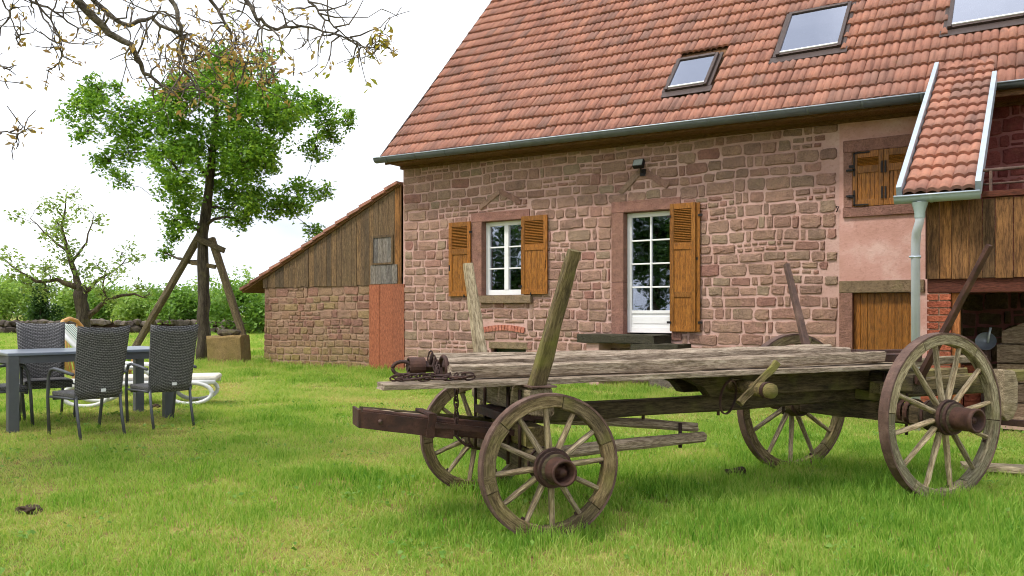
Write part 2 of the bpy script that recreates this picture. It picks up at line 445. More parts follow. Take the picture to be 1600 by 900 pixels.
class MB:
    def __init__(self):
        self.v = []; self.f = []; self.sm = []
    def add(self, vs, fs, smooth=False):
        b = len(self.v)
        self.v += [tuple(x) for x in vs]
        self.f += [tuple(i + b for i in q) for q in fs]
        self.sm += [smooth] * len(fs)
        return self
    def box(self, c, s, mtx=None):
        hx, hy, hz = s[0] / 2, s[1] / 2, s[2] / 2
        vs = [Vector((x * hx, y * hy, z * hz)) for x in (-1, 1) for y in (-1, 1) for z in (-1, 1)]
        if mtx is not None:
            vs = [mtx @ v for v in vs]
        vs = [v + Vector(c) for v in vs]
        return self.add(vs, [(0, 1, 3, 2), (4, 6, 7, 5), (0, 4, 5, 1), (2, 3, 7, 6), (0, 2, 6, 4), (1, 5, 7, 3)])
    def box2(self, a, b):
        return self.box([(p + q) / 2 for p, q in zip(a, b)], [abs(q - p) for p, q in zip(a, b)])
    def tube(self, pts, rad, n=8, cap=True, smooth=True):
        pts = [Vector(p) for p in pts]
        if not hasattr(rad, '__len__'):
            rad = [rad] * len(pts)
        vs = []; fs = []
        ref = None
        for i, p in enumerate(pts):
            t = (pts[min(i + 1, len(pts) - 1)] - pts[max(i - 1, 0)])
            t = t.normalized() if t.length > 1e-9 else Vector((0, 0, 1))
            if ref is None:
                ref = t.orthogonal().normalized()
            ref = (ref - t * ref.dot(t))
            ref = ref.normalized() if ref.length > 1e-6 else t.orthogonal().normalized()
            b = t.cross(ref)
            for k in range(n):
                a = 2 * math.pi * k / n
                vs.append(p + (ref * math.cos(a) + b * math.sin(a)) * rad[i])
        for i in range(len(pts) - 1):
            for k in range(n):
                fs.append((i * n + k, i * n + (k + 1) % n, (i + 1) * n + (k + 1) % n, (i + 1) * n + k))
        if cap:
            fs.append(tuple(reversed(range(n))))
            fs.append(tuple(range((len(pts) - 1) * n, len(pts) * n)))
        return self.add(vs, fs, smooth)
    def lathe(self, prof, n=20, axis='Y', smooth=True, closed=False):
        vs = []; fs = []
        for (r, h) in prof:
            for k in range(n):
                a = 2 * math.pi * k / n
                c, s = r * math.cos(a), r * math.sin(a)
                vs.append({'Y': (c, h, s), 'Z': (c, s, h), 'X': (h, c, s)}[axis])
        m = len(prof)
        for i in range(m if closed else m - 1):
            j = (i + 1) % m
            for k in range(n):
                fs.append((i * n + k, j * n + k, j * n + (k + 1) % n, i * n + (k + 1) % n))
        return self.add(vs, fs, smooth)
    def prism(self, poly, d0, d1, plane='XZ'):
        n = len(poly)
        def mk(p, d):
            return (p[0], d, p[1]) if plane == 'XZ' else ((p[0], p[1], d) if plane == 'XY' else (d, p[0], p[1]))
        vs = [mk(p, d0) for p in poly] + [mk(p, d1) for p in poly]
        fs = [tuple(range(n)), tuple(reversed(range(n, 2 * n)))]
        for i in range(n):
            j = (i + 1) % n
            fs.append((i, i + n, j + n, j))
        return self.add(vs, fs)
    def mesh(self, name):
        me = bpy.data.meshes.new(name)
        me.from_pydata(self.v, [], self.f)
        if any(self.sm):
            me.polygons.foreach_set('use_smooth', self.sm)
        bm = bmesh.new(); bm.from_mesh(me)
        bmesh.ops.recalc_face_normals(bm, faces=bm.faces)
        bm.to_mesh(me); bm.free()
        return me
    def build(self, name, mat, parent=None, mtx=None, bevel=0.0):
        o = link(name, self.mesh(name), mat, parent, mtx)
        if bevel:
            b = o.modifiers.new('bevel', 'BEVEL')
            b.width = bevel; b.segments = 2; b.limit_method = 'ANGLE'
        return o

def bxo(name, a, b, mat, parent=None, bevel=0.0):
    c = [(p + q) / 2 for p, q in zip(a, b)]
    m = MB().box((0, 0, 0), [abs(q - p) for p, q in zip(a, b)])
    return m.build(name, mat, parent, Matrix.Translation(c), bevel)

def frame_mtx(p0, p1, up=(0, 0, 1)):
    p0 = Vector(p0); x = (Vector(p1) - p0).normalized()
    z = Vector(up); z = z - x * z.dot(x)
    if z.length < 1e-4:
        z = x.orthogonal()
    z.normalize(); y = z.cross(x)
    m = Matrix((x, y, z)).transposed().to_4x4()
    m.translation = p0
    return m

def timber_mesh(L, w, h, seg=8, jit=0.006, ch=0.25, taper=1.0, name='timber', wob=0.0, seed=None):
    rr = random.Random(seed if seed is not None else random.random())
    vs = []; fs = []
    ph = rr.uniform(0, 6)
    c = min(w, h) * ch * 0.5
    sec = [(-w / 2 + c, -h / 2), (w / 2 - c, -h / 2), (w / 2, -h / 2 + c), (w / 2, h / 2 - c),
           (w / 2 - c, h / 2), (-w / 2 + c, h / 2), (-w / 2, h / 2 - c), (-w / 2, -h / 2 + c)]
    n = 8
    for i in range(seg + 1):
        t = i / seg
        k = 1 + (taper - 1) * t
        oy = wob * math.sin(ph + t * 5.1); oz = wob * math.cos(ph * 1.7 + t * 4.3)
        for (y, z) in sec:
            x = L * t + (rr.uniform(-jit, jit) * 2 if i in (0, seg) else 0)
            vs.append((x, y * k + oy + rr.uniform(-jit, jit), z * k + oz + rr.uniform(-jit, jit)))
    for i in range(seg):
        for j in range(n):
            fs.append((i * n + j, i * n + (j + 1) % n, (i + 1) * n + (j + 1) % n, (i + 1) * n + j))
    fs.append(tuple(reversed(range(n))))
    fs.append(tuple(range(seg * n, seg * n + n)))
    me = bpy.data.meshes.new(name)
    me.from_pydata(vs, [], fs)
    return me

def timber(name, p0, p1, w, h, mat, parent=None, up=(0, 0, 1), **kw):
    L = (Vector(p1) - Vector(p0)).length
    return link(name, timber_mesh(L, w, h, **kw), mat, parent, frame_mtx(p0, p1, up))

def np_quads(name, V, nq, mat, parent=None, rnd=None, smooth=False):
    """mesh of nq separate quads, V is (nq*4,3)"""
    me = bpy.data.meshes.new(name)
    me.vertices.add(nq * 4)
    me.vertices.foreach_set('co', np.asarray(V, dtype=np.float32).ravel())
    me.loops.add(nq * 4)
    me.loops.foreach_set('vertex_index', np.arange(nq * 4, dtype=np.int32))
    me.polygons.add(nq)
    me.polygons.foreach_set('loop_start', np.arange(0, nq * 4, 4, dtype=np.int32))
    if rnd is not None:
        a = me.attributes.new('rnd', 'FLOAT', 'FACE')
        a.data.foreach_set('value', np.asarray(rnd, dtype=np.float32))
    me.update(calc_edges=True)
    return link(name, me, mat, parent)

def leaves(name, C, size, mat, parent=None, aspect=0.55, up_bias=0.4, rnd=None):
    C = np.asarray(C); n = len(C)
    nrm = rng.normal(size=(n, 3)); nrm[:, 2] = np.abs(nrm[:, 2]) + up_bias
    nrm /= np.linalg.norm(nrm, axis=1)[:, None]
    d = rng.normal(size=(n, 3))
    d -= nrm * (d * nrm).sum(1)[:, None]
    d /= np.linalg.norm(d, axis=1)[:, None]
    s = np.cross(nrm, d)
    size = np.asarray(size) * np.ones(n)
    L = size[:, None]; W = L * aspect * 0.5
    fold = nrm * L * 0.12
    V = np.stack([C - d * L * 0.5, C + s * W + fold, C + d * L * 0.5, C - s * W + fold], 1).reshape(-1, 3)
    return np_quads(name, V, n, mat, parent, rng.random(n) if rnd is None else rnd)

def merge_copies(name, meshes_mats, mat, parent=None, rnds=None):
    """one mesh from (mesh, matrix) pairs with a per-face rnd value"""
    V = []; F = []; A = []; SM = []
    base = 0
    cache = {}
    for i, (me, mtx) in enumerate(meshes_mats):
        key = me.name
        if key not in cache:
            cache[key] = (np.array([v.co[:] for v in me.vertices]), [tuple(p.vertices) for p in me.polygons], [p.use_smooth for p in me.polygons])
        vs, fs, sm = cache[key]
        m = np.array(mtx)
        V.append(vs @ m[:3, :3].T + m[:3, 3])
        F += [tuple(k + base for k in f) for f in fs]
        SM += sm
        A += [rnds[i] if rnds is not None else random.random()] * len(fs)
        base += len(vs)
    me = bpy.data.meshes.new(name)
    me.from_pydata(np.concatenate(V).tolist(), [], F)
    me.polygons.foreach_set('use_smooth', SM)
    a = me.attributes.new('rnd', 'FLOAT', 'FACE')
    a.data.foreach_set('value', A)
    o = link(name, me, mat, parent)
    return tag(o, kind='stuff')

def pieces(name, items, mat, parent, limit=300, rest_name=None):
    """items: (mesh, matrix); the nearest to the camera become objects, the rest one mesh"""
    items = sorted(items, key=lambda it: (it[1].translation - CAM).length)
    for me, mtx in items[:limit]:
        link(name, me, mat, parent, mtx)
    if items[limit:]:
        merge_copies(rest_name or name, items[limit:], mat, parent)

# ------------------------------------------------------------------ ground
def gz(x, y):
    d2 = (x + 8.7) ** 2 + (y - 4.6) ** 2
    z = 0.15 * math.exp(-d2 / 3.5 ** 2)
    far = max(0.0, min(1.0, (math.hypot(x, y) - 4) / 4))
    return z + 0.018 * mnoise.noise((x * 0.6, y * 0.6, 1.3)) * (1 if y < 12.5 else 0.2)

def axis_pts(a, b, s, lo, hi):
    xs = list(np.arange(a, b + 1e-6, s))
    t = s
    x = a
    while x > lo:
        t *= 1.35; x -= t; xs.insert(0, max(x, lo))
    t = s; x = b
    while x < hi:
        t *= 1.35; x += t; xs.append(min(x, hi))
    return xs
gx = axis_pts(-24, 5, 0.3, -900, 900)
gy = axis_pts(-2, 22, 0.3, -900, 900)
vs = [(x, y, gz(x, y)) for y in gy for x in gx]
nx = len(gx)
fs = [(j * nx + i, j * nx + i + 1, (j + 1) * nx + i + 1, (j + 1) * nx + i) for j in range(len(gy) - 1) for i in range(nx - 1)]
ground = MB().add(vs, fs, True).build('ground', M['turf'])
tag(ground, 'gently uneven green lawn reaching to the hedgerow', kind='structure')

YW = 13.49                                      # plane of the house front

# ------------------------------------------------------------------ masonry
def stone_rects(x0, x1, z0, z1, holes, ch=(0.15, 0.27), seg=(0.45, 1.1), split=0.5, asp=(1.0, 2.5), seed=1, minw=0.09):
    r = random.Random(seed)
    out = []
    z = z0
    while z < z1 - 0.02:
        h = r.uniform(*ch)
        if z + h > z1 - 0.09:
            h = z1 - z
        x = x0
        while x < x1 - 0.01:
            sw = r.uniform(*seg)
            if x + sw > x1 - 0.25:
                sw = x1 - x
            rows = [(z, h)]
            if h > 0.17 and r.random() < split:
                k = r.uniform(0.36, 0.64)
                rows = [(z, h * k), (z + h * k, h * (1 - k))]
            for (zz, hh) in rows:
                xx = x
                while xx < x + sw - 0.005:
                    w = min(hh * r.uniform(*asp), 0.52)
                    if hh > 0.16 and r.random() < 0.12:
                        w = hh * 0.6
                    if xx + w > x + sw - minw:
                        w = x + sw - xx
                    out.append([xx, xx + w, zz, zz + hh])
                    xx += w
            x += sw
        z += h
    res = []
    for a in out:
        ok = True
        for (hx0, hx1, hz0, hz1) in holes:
            if a[1] <= hx0 or a[0] >= hx1 or a[3] <= hz0 or a[2] >= hz1:
                continue
            c = [[a[0], min(a[1], hx0), a[2], a[3]], [max(a[0], hx1), a[1], a[2], a[3]],
                 [a[0], a[1], a[2], min(a[3], hz0)], [a[0], a[1], max(a[2], hz1), a[3]]]
            c = [q for q in c if q[1] - q[0] > 0.07 and q[3] - q[2] > 0.06]
            if not c:
                ok = False
                break
            a = max(c, key=lambda q: (q[1] - q[0]) * (q[3] - q[2]))
        if ok:
            res.append(a)
    return res

def stone_mesh(w, h, r, gap=0.015, prot=(0.012, 0.028), rough=1.0):
    w2, h2 = w / 2 - gap * r.uniform(0.5, 1.3), h / 2 - gap * r.uniform(0.5, 1.3)
    c = min(w2, h2)
    pts = []
    for (sx, sz) in ((-1, -1), (1, -1), (1, 1), (-1, 1)):
        k1, k2 = r.uniform(0.08, 0.45) * c * rough, r.uniform(0.08, 0.45) * c * rough
        A = (sx * (w2 - k1), sz * h2); B = (sx * w2, sz * (h2 - k2))
        pts += [A, B] if sx * sz > 0 and False else ([B, A] if sx * sz < 0 else [A, B])
    pts.sort(key=lambda p: math.atan2(p[1] / h2, p[0] / w2))
    # break the long sides so that the outline is uneven
    out = []
    for i, p in enumerate(pts):
        q = pts[(i + 1) % len(pts)]
        out.append(p)
        L = math.hypot(q[0] - p[0], q[1] - p[1])
        k = 2 if L > 0.2 else (1 if L > 0.07 else 0)
        for e in range(k):
            f = (e + 1) / (k + 1) + r.uniform(-0.1, 0.1)
            out.append((p[0] + (q[0] - p[0]) * f, p[1] + (q[1] - p[1]) * f))
    j = min(0.016, 0.13 * c) * rough
    pts = [(x + r.uniform(-j, j), z + r.uniform(-j, j)) for x, z in out]
    n = len(pts)
    pr = r.uniform(*prot)
    vs = [(x, 0.012, z) for x, z in pts]
    e = 0.011
    vs += [(x * (1 - e * 0.5 / w2), -pr * 0.65, z * (1 - e * 0.5 / h2)) for x, z in pts]
    vs += [(x * max(0.4, 1 - e * 1.3 / w2), -pr * r.uniform(0.75, 1.2), z * max(0.4, 1 - e * 1.3 / h2)) for x, z in pts]
    vs += [(r.uniform(-0.2, 0.2) * w2, -pr * r.uniform(0.85, 1.35), r.uniform(-0.2, 0.2) * h2)]
    fs = []
    for i in range(n):
        k = (i + 1) % n
        fs += [(i, k, n + k, n + i), (n + i, n + k, 2 * n + k, 2 * n + i), (2 * n + i, 2 * n + k, 3 * n)]
    me = bpy.data.meshes.new('stone')
    me.from_pydata(vs, [], fs)
    me.polygons.foreach_set('use_smooth', [False] * n * 3)
    return me

def warp(x, z):
    return (x + 0.02 * math.sin(2.3 * z + 0.9 * x), z + 0.022 * math.sin(1.35 * x + 0.7) + 0.012 * math.sin(4.1 * x + 2 * z))

def lay_stones(parent, mat, rects, yface, seed, limit=300, warped=True, **kw):
    r = random.Random(seed)
    items = []
    for (a, b, c, d) in rects:
        me = stone_mesh(b - a, d - c, r, **kw)
        x, z = (a + b) / 2, (c + d) / 2
        if warped:
            x, z = warp(x, z)
        mtx = Matrix.Translation((x, yface, z)) @ Matrix.Rotation(r.uniform(-0.045, 0.045), 4, 'Y')
        items.append((me, mtx))
    pieces('stone', items, mat, parent, limit)

def wall_sheet(x0, x1, z0, z1, holes, y, reveal=0.28):
    """front sheet with rectangular openings and their reveals, plus a back"""
    xs = sorted(set([x0, x1] + [min(max(v, x0), x1) for h in holes for v in h[:2]]))
    zs = sorted(set([z0, z1] + [min(max(v, z0), z1) for h in holes for v in h[2:]]))
    m = MB()
    for i in range(len(xs) - 1):
        for j in range(len(zs) - 1):
            cx, cz = (xs[i] + xs[i + 1]) / 2, (zs[j] + zs[j + 1]) / 2
            if any(h[0] < cx < h[1] and h[2] < cz < h[3] for h in holes):
                continue
            m.add([(xs[i], y, zs[j]), (xs[i + 1], y, zs[j]), (xs[i + 1], y, zs[j + 1]), (xs[i], y, zs[j + 1])], [(0, 1, 2, 3)])
    for (a, b, c, d) in holes:
        yb = y + reveal
        m.add([(a, y, c), (b, y, c), (b, y, d), (a, y, d), (a, yb, c), (b, yb, c), (b, yb, d), (a, yb, d)],
              [(0, 1, 5, 4), (1, 2, 6, 5), (2, 3, 7, 6), (3, 0, 4, 7)])
    return m

# ------------------------------------------------------------------ roof helpers
TW, TL = 0.222, 0.362
def tile_mesh(name='roof_tile', w=TW, l=TL * 1.16, waves=2, seed=0):
    r = random.Random(seed)
    prof = []
    k = 5
    for i in range(waves * k + 1):
        t = i / (waves * k)
        ph = (t * waves) % 1.0
        prof.append((t * w, 0.030 * (math.sin(math.pi * ph) ** 0.7 if 0 < ph < 1 else 0)))
    n = len(prof)
    vs = [(x, 0.0, z + 0.042) for x, z in prof] + [(x, l, z - 0.004) for x, z in prof] + [(x, 0.004, z - 0.002) for x, z in prof]
    fs = []
    for i in range(n - 1):
        fs.append((i, i + 1, n + i + 1, n + i))
        fs.append((2 * n + i, 2 * n + i + 1, i + 1, i))
    fs.append((0, n, 2 * n)); fs.append((n - 1, 3 * n - 1, 2 * n - 1))
    me = bpy.data.meshes.new(name)
    me.from_pydata(vs, [], fs)
    me.polygons.foreach_set('use_smooth', [(i % 2 == 0 and i < 2 * (n - 1)) for i in range(len(fs))])
    return me

# ------------------------------------------------------------------ house
XL, XR = -11.85, 3.6
house = empty('house', (XL, YW, 0))
tag(house, 'pink sandstone farmhouse with steep red tiled roof and brown shutters', 'house')
HM = Matrix.Translation((-XL, -YW, 0))           # children are written in world coordinates
class HouseSpace:
    pass
def world_child(o, root):
    """o was placed in world coordinates; keep it there under root"""
    o.parent = root
    o.matrix_parent_inverse = (Matrix.Translation(root.location) @ root.rotation_euler.to_matrix().to_4x4()).inverted()
    return o

WIN = (-9.72, -8.70, 1.66, 3.16)
DOOR = (-6.53, -5.60, 0.94, 3.13)
VENT = (-9.50, -8.66, 0.36, 0.58)
CEL = (-2.60, -1.72, -0.05, 1.61)
KX = -0.0185
def eave_z(x):
    return 4.60 + KX * (x + 12.0)

wall = world_child(wall_sheet(XL, -2.80, -0.1, 4.52, [(a - 0.06, b + 0.06, c - 0.06, d + 0.06) for a, b, c, d in (WIN, DOOR)] + [VENT], YW, 0.11).build('wall', M['mortar']), house)
tag(wall, 'wall of coursed pink and brown sandstone rubble')
surr = [(-9.99, -8.55, 1.50, 3.345), (-6.78, -5.45, 0.7, 3.335), (-9.52, -8.64, 0.36, 0.72), (-9.70, -8.66, 0.90, 1.07)]
rects = stone_rects(XL + 0.02, -2.83, 0.0, 4.46, surr, ch=(0.155, 0.245), split=0.17, asp=(1.1, 2.5), seed=11)
# stones step back unevenly where they meet the render
rects = [q for q in rects if not (q[0] > -3.12 and (q[3] > 3.3 or random.random() < 0.25) and q[1] > -2.95 and random.random() < 0.6)]
lay_stones(wall, M['stone'], rects, YW, 5)

# pink rendered part
wr = world_child(wall_sheet(-2.80, -1.2, -0.1, 4.42, [(CEL[0] - 0.05, CEL[1], CEL[2], CEL[3] + 0.05)], YW - 0.012).build('rendered_wall', M['pink']), house)
# wall behind the porch
wp = world_child(wall_sheet(-1.2, XR, -0.1, 4.6, [], YW + 0.02).build('wall', M['mortar_red']), house)
wp['label'] = 'dark red sandstone wall behind the balcony'
lay_stones(wp, M['stone_red'], stone_rects(-1.15, 2.0, 1.95, 4.4, [], seed=31, ch=(0.18, 0.26), split=0.2), YW + 0.02, 8, 120)
lay_stones(wp, M['stone_cellar'], stone_rects(-1.15, 2.0, 0.0, 1.7, [], seed=33, ch=(0.18, 0.28), split=0.2), YW + 0.02, 9, 80)
# side and back walls
gz_ = eave_z(0)
m = MB()
YB = 25.3
ridgeY, ridgeZ = 19.4, 4.6 + (19.4 - 12.92) * math.tan(R(48.4))
for x in (XL, XR):
    m.add([(x, YW + 0.05, -0.1), (x, YB, -0.1), (x, YB, 4.9), (x, ridgeY, ridgeZ - 0.35), (x, YW + 0.05, 4.7)], [(0, 1, 2, 3, 4)])
m.add([(XL, YB, -0.1), (XR, YB, -0.1), (XR, YB, 4.9), (XL, YB, 4.9)], [(0, 1, 2, 3)])
world_child(m.build('gable_wall', M['mortar']), house)
# dim room behind the openings
m = MB()
for (a, b, c, d) in (WIN, DOOR):
    m.add([(a - 1, YW + 0.3, c - 0.5), (b + 1, YW + 0.3, c - 0.5), (b + 1, YW + 3, c - 0.5), (a - 1, YW + 3, c - 0.5),
           (a - 1, YW + 0.3, d + 0.3), (b + 1, YW + 0.3, d + 0.3), (b + 1, YW + 3, d + 0.3), (a - 1, YW + 3, d + 0.3)],
          [(0, 1, 2, 3), (4, 5, 6, 7), (2, 3, 7, 6), (0, 3, 7, 4), (1, 2, 6, 5)])
world_child(m.build('room', M['dark_room']), house)
world_child(MB().box2((VENT[0], YW + 0.2, VENT[2]), (VENT[1], YW + 0.25, VENT[3])).build('vent_cover', plain('vent_green', S(60, 72, 52), 0.7)), house)

def hb(name, a, b, mat, bevel=0.0, root=None):
    o = bxo(name, a, b, mat, None, bevel)
    return world_child(o, root or house)

# dressed surrounds
yf = YW - 0.03
hb('window_lintel', (-9.985, yf, 3.16), (-8.57, YW + 0.28, 3.345), M['dressed'], 0.01)
hb('window_jamb', (-9.985, yf, 1.655), (-9.72, YW + 0.27, 3.157), M['dressed'], 0.01)
hb('window_jamb', (-8.70, yf, 1.655), (-8.48, YW + 0.27, 3.157), M['dressed'], 0.01)
hb('window_sill', (-9.76, YW - 0.09, 1.495), (-8.50, YW + 0.25, 1.652), M['dressed_moss'], 0.012)
hb('door_lintel', (-6.775, yf, 3.132), (-5.44, YW + 0.28, 3.335), M['dressed'], 0.01)
hb('door_jamb', (-6.775, yf, 1.86), (-6.53, YW + 0.27, 3.129), M['dressed'], 0.01)
hb('door_jamb', (-6.775, yf - 0.002, 0.82), (-6.53, YW + 0.27, 1.857), M['dressed'], 0.01)
hb('door_jamb', (-5.60, yf, 0.82), (-5.42, YW + 0.27, 3.129), M['dressed'], 0.01)
hb('vent_lintel', (-9.54, YW - 0.025, 0.585), (-8.62, YW + 0.1, 0.72), M['dressed_moss'], 0.01)
hb('hatch_lintel', (-2.74, YW - 0.045, 3.80), (-1.45, YW + 0.1, 3.985), M['dressed'], 0.008)
hb('hatch_jamb', (-2.735, YW - 0.043, 2.94), (-2.605, YW + 0.1, 3.798), M['dressed'], 0.008)
hb('hatch_sill', (-2.745, YW - 0.055, 2.79), (-1.45, YW + 0.1, 2.938), M['dressed'], 0.008)
hb('cellar_lintel', (-2.80, YW - 0.05, 1.612), (-1.60, YW + 0.1, 1.80), M['dressed_moss'], 0.01)
hb('cellar_jamb', (-2.80, YW - 0.047, -0.05), (-2.603, YW + 0.12, 1.61), M['dressed'], 0.01)

# relieving stones set in a V over window and door
def slant(p, q, w):
    p = Vector((p[0], YW - 0.004, p[1])); q = Vector((q[0], YW - 0.004, q[1]))
    world_child(timber('relieving_stone', p, q, 0.06, w * 0.85, M['stone'], up=(0, 0, 1), jit=0.011, seg=6), house)
slant((-9.76, 3.45), (-9.29, 3.74), 0.12); slant((-9.25, 3.74), (-8.76, 3.49), 0.12)
slant((-6.60, 3.50), (-6.19, 3.85), 0.13); slant((-6.08, 3.80), (-5.66, 3.55), 0.13)
# brick relieving arch
for i in range(13):
    t = (i + 0.5) / 13
    x = -9.68 + t * 1.0
    z = 0.955 + 0.05 * math.sin(math.pi * t)
    a = (t - 0.5) * -0.5
    mt = Matrix.Translation((x, YW - 0.012, z)) @ Matrix.Rotation(-a, 4, 'Y')
    world_child(MB().box((0, 0, 0), (0.064, 0.05, 0.11)).build('brick', M['brick_pink'], None, mt), house)

# window and door frames
def casement(name, x0, x1, z0, z1, y, cols, rows, bottom=0.0, mull=0.09):
    w = empty(name, ((x0 + x1) / 2, y, z0))
    w.parent = house
    w.matrix_parent_inverse = Matrix.Translation(house.location).inverted()
    F = 0.085
    def b(nm, a, c, d, e, y0=0.0, y1=0.07, mat=M['white'], bev=0.006):
        o = bxo(nm, (a, y + y0, d), (c, y + y1, e), mat, None, bev)
        o.parent = w
        o.matrix_parent_inverse = Matrix.Translation(w.location).inverted()
        return o
    b('frame', x0, x0 + F, z0, z1); b('frame', x1 - F, x1, z0, z1)
    b('frame', x0 + F, x1 - F, z1 - F, z1, 0.002, 0.068); b('frame', x0 + F, x1 - F, z0, z0 + F + 0.02, 0.002, 0.068)
    gx0, gx1, gz0, gz1 = x0 + F, x1 - F, z0 + F + 0.02, z1 - F
    if bottom:
        b('panel', gx0, gx1, gz0, gz0 + bottom - 0.06, 0.02, 0.055)
        b('rail', gx0, gx1, gz0 + bottom - 0.058, gz0 + bottom, 0.004, 0.066)
        b('panel_moulding', gx0 + 0.03, gx1 - 0.03, gz0 + 0.06, gz0 + bottom - 0.11, 0.01, 0.03)
        gz0 += bottom
    mx = (gx0 + gx1) / 2
    b('mullion', mx - mull / 2, mx + mull / 2, gz0, gz1, -0.008 if mull > 0.05 else 0.006, 0.062)
    for c in range(cols):
        a0, a1 = (gx0, mx - mull / 2) if c == 0 else (mx + mull / 2, gx1)
        for rI in range(rows):
            e0 = gz0 + (gz1 - gz0) * rI / rows; e1 = gz0 + (gz1 - gz0) * (rI + 1) / rows
            b('pane', a0 - 0.01, a1 + 0.01, e0 + 0.002, e1 - 0.002, 0.036, 0.042, M['glass'], 0)
            if rI:
                b('glazing_bar', a0, a1, e0 - 0.014, e0 + 0.014, 0.012, 0.058)
    return w
casement('window', WIN[0] + 0.003, WIN[1] - 0.003, WIN[2] + 0.003, WIN[3] - 0.003, YW + 0.13, 2, 3, mull=0.10)
casement('french_door', DOOR[0] + 0.003, DOOR[1] - 0.003, DOOR[2], DOOR[3] - 0.003, YW + 0.13, 2, 4, bottom=0.30, mull=0.035)

# shutters
def shutter(x0, x1, z0, z1, y, louvre_top, nslat, label, mid=None, hinge='l', boards=0, panels=True):
    s = empty('shutter', ((x0 + x1) / 2, y, z0))
    s.parent = house
    s.matrix_parent_inverse = Matrix.Translation(house.location).inverted()
    s['label'] = label
    T = 0.035
    def b(nm, a, c, d, e, y0=0.0, y1=T, mat=M['shutter'], bev=0.004):
        o = bxo(nm, (a, y - y1, d), (c, y - y0, e), mat, None, bev)
        o.parent = s
        o.matrix_parent_inverse = Matrix.Translation(s.location).inverted()
        return o
    st = min(0.085, (x1 - x0) * 0.16)
    b('stile', x0, x0 + st, z0, z1); b('stile', x1 - st, x1, z0, z1)
    zl = z1 - louvre_top
    for (d, e) in ((z0, z0 + 0.1), (z1 - 0.1, z1), (zl - 0.055, zl + 0.055)):
        b('rail', x0 + st, x1 - st, d, e, 0.001, T - 0.001)
    if mid:
        b('rail', x0 + st, x1 - st, mid - 0.045, mid + 0.045, 0.001, T - 0.001)
    a0, a1 = zl + 0.055, z1 - 0.1
    for i in range(nslat):
        zc = a0 + (a1 - a0) * (i + 0.5) / nslat
        mt = Matrix.Translation(((x0 + x1) / 2, y - 0.016, zc)) @ Matrix.Rotation(R(40), 4, 'X')
        o = MB().box((0, 0, 0), (x1 - x0 - 2 * st, 0.036, 0.008)).build('slat', M['shutter'], None, mt)
        o.parent = s
        o.matrix_parent_inverse = Matrix.Translation(s.location).inverted()
    b('louvre_backing', x0 + st, x1 - st, a0, a1, 0.0, 0.003, M['iron'], 0)
    if boards:
        for i in range(boards):
            p0 = x0 + st + (x1 - x0 - 2 * st) * i / boards; p1 = x0 + st + (x1 - x0 - 2 * st) * (i + 1) / boards
            b('board', p0 + 0.002, p1 - 0.002, z0 + 0.1, zl - 0.055, 0.004, 0.02)
    else:
        b('panel', x0 + st, x1 - st, z0 + 0.1, zl - 0.055, 0.004, 0.018, bev=0)
        for i in (1, 2):
            xx = x0 + st + (x1 - x0 - 2 * st) * i / 3
            b('moulding', xx - 0.004, xx + 0.004, z0 + 0.1, zl - 0.055, 0.018, 0.021, bev=0)
    hx = x0 if hinge == 'l' else x1
    sg = 1 if hinge == 'l' else -1
    for zz in ((z0 + 0.16), (z1 - 0.22)):
        b('hinge', hx - 0.05 * sg, hx + 0.03 * sg, zz - 0.02, zz + 0.02, T - 0.004, T + 0.012, M['iron'], 0)
    return s
s1 = shutter(-10.54, -9.975, 1.645, 3.185, YW - 0.035, 0.62, 15, 'open louvred shutter left of the window', hinge='r')
s2 = shutter(-8.73, -8.13, 1.665, 3.20, YW - 0.04, 0.62, 15, 'open louvred shutter right of the window', hinge='l')
s3 = shutter(-5.60, -5.13, 0.975, 3.21, YW - 0.07, 0.75, 20, 'tall folded louvred shutter beside the door', mid=1.62, hinge='l')
s3b = shutter(-5.52, -5.065, 0.975, 3.205, YW - 0.032, 0.75, 20, 'second leaf folded behind the tall shutter', mid=1.62, hinge='r')
s4 = shutter(-2.60, -2.155, 2.945, 3.795, YW - 0.02, 0.28, 6, 'closed left leaf of the small upper shutters', boards=5)
s5 = shutter(-2.15, -1.70, 2.945, 3.795, YW - 0.02, 0.28, 6, 'closed right leaf of the small upper shutters', hinge='r', boards=5)
def ironwork(s, bars):
    for (a, c, d, e) in bars:
        o = bxo('strap', (a, YW - 0.075, d), (c, YW - 0.052, e), M['iron'])
        o.parent = s
        o.matrix_parent_inverse = Matrix.Translation(s.location).inverted()
ironwork(s4, [(-2.585, -2.35, 3.765, 3.785), (-2.585, -2.37, 2.96, 2.98), (-2.19, -2.165, 3.44, 3.62), (-2.19, -2.165, 3.05, 3.23), (-2.69, -2.56, 3.50, 3.53), (-2.69, -2.56, 3.10, 3.13), (-2.585, -2.565, 3.42, 3.785), (-2.585, -2.565, 2.96, 3.2)])
ironwork(s5, [(-2.14, -2.115, 3.44, 3.62), (-2.14, -2.115, 3.05, 3.23)])
ironwork(s2, [(-8.175, -8.16, 2.16, 2.32), (-8.52, -8.49, 1.64, 1.70)])
ironwork(s1, [(-10.53, -10.50, 2.18, 2.30), (-10.15, -10.12, 1.62, 1.68)])
ironwork(s3, [(-5.185, -5.16, 0.98, 3.2), (-5.19, -5.10, 2.22, 2.26), (-5.19, -5.14, 1.95, 2.1)])

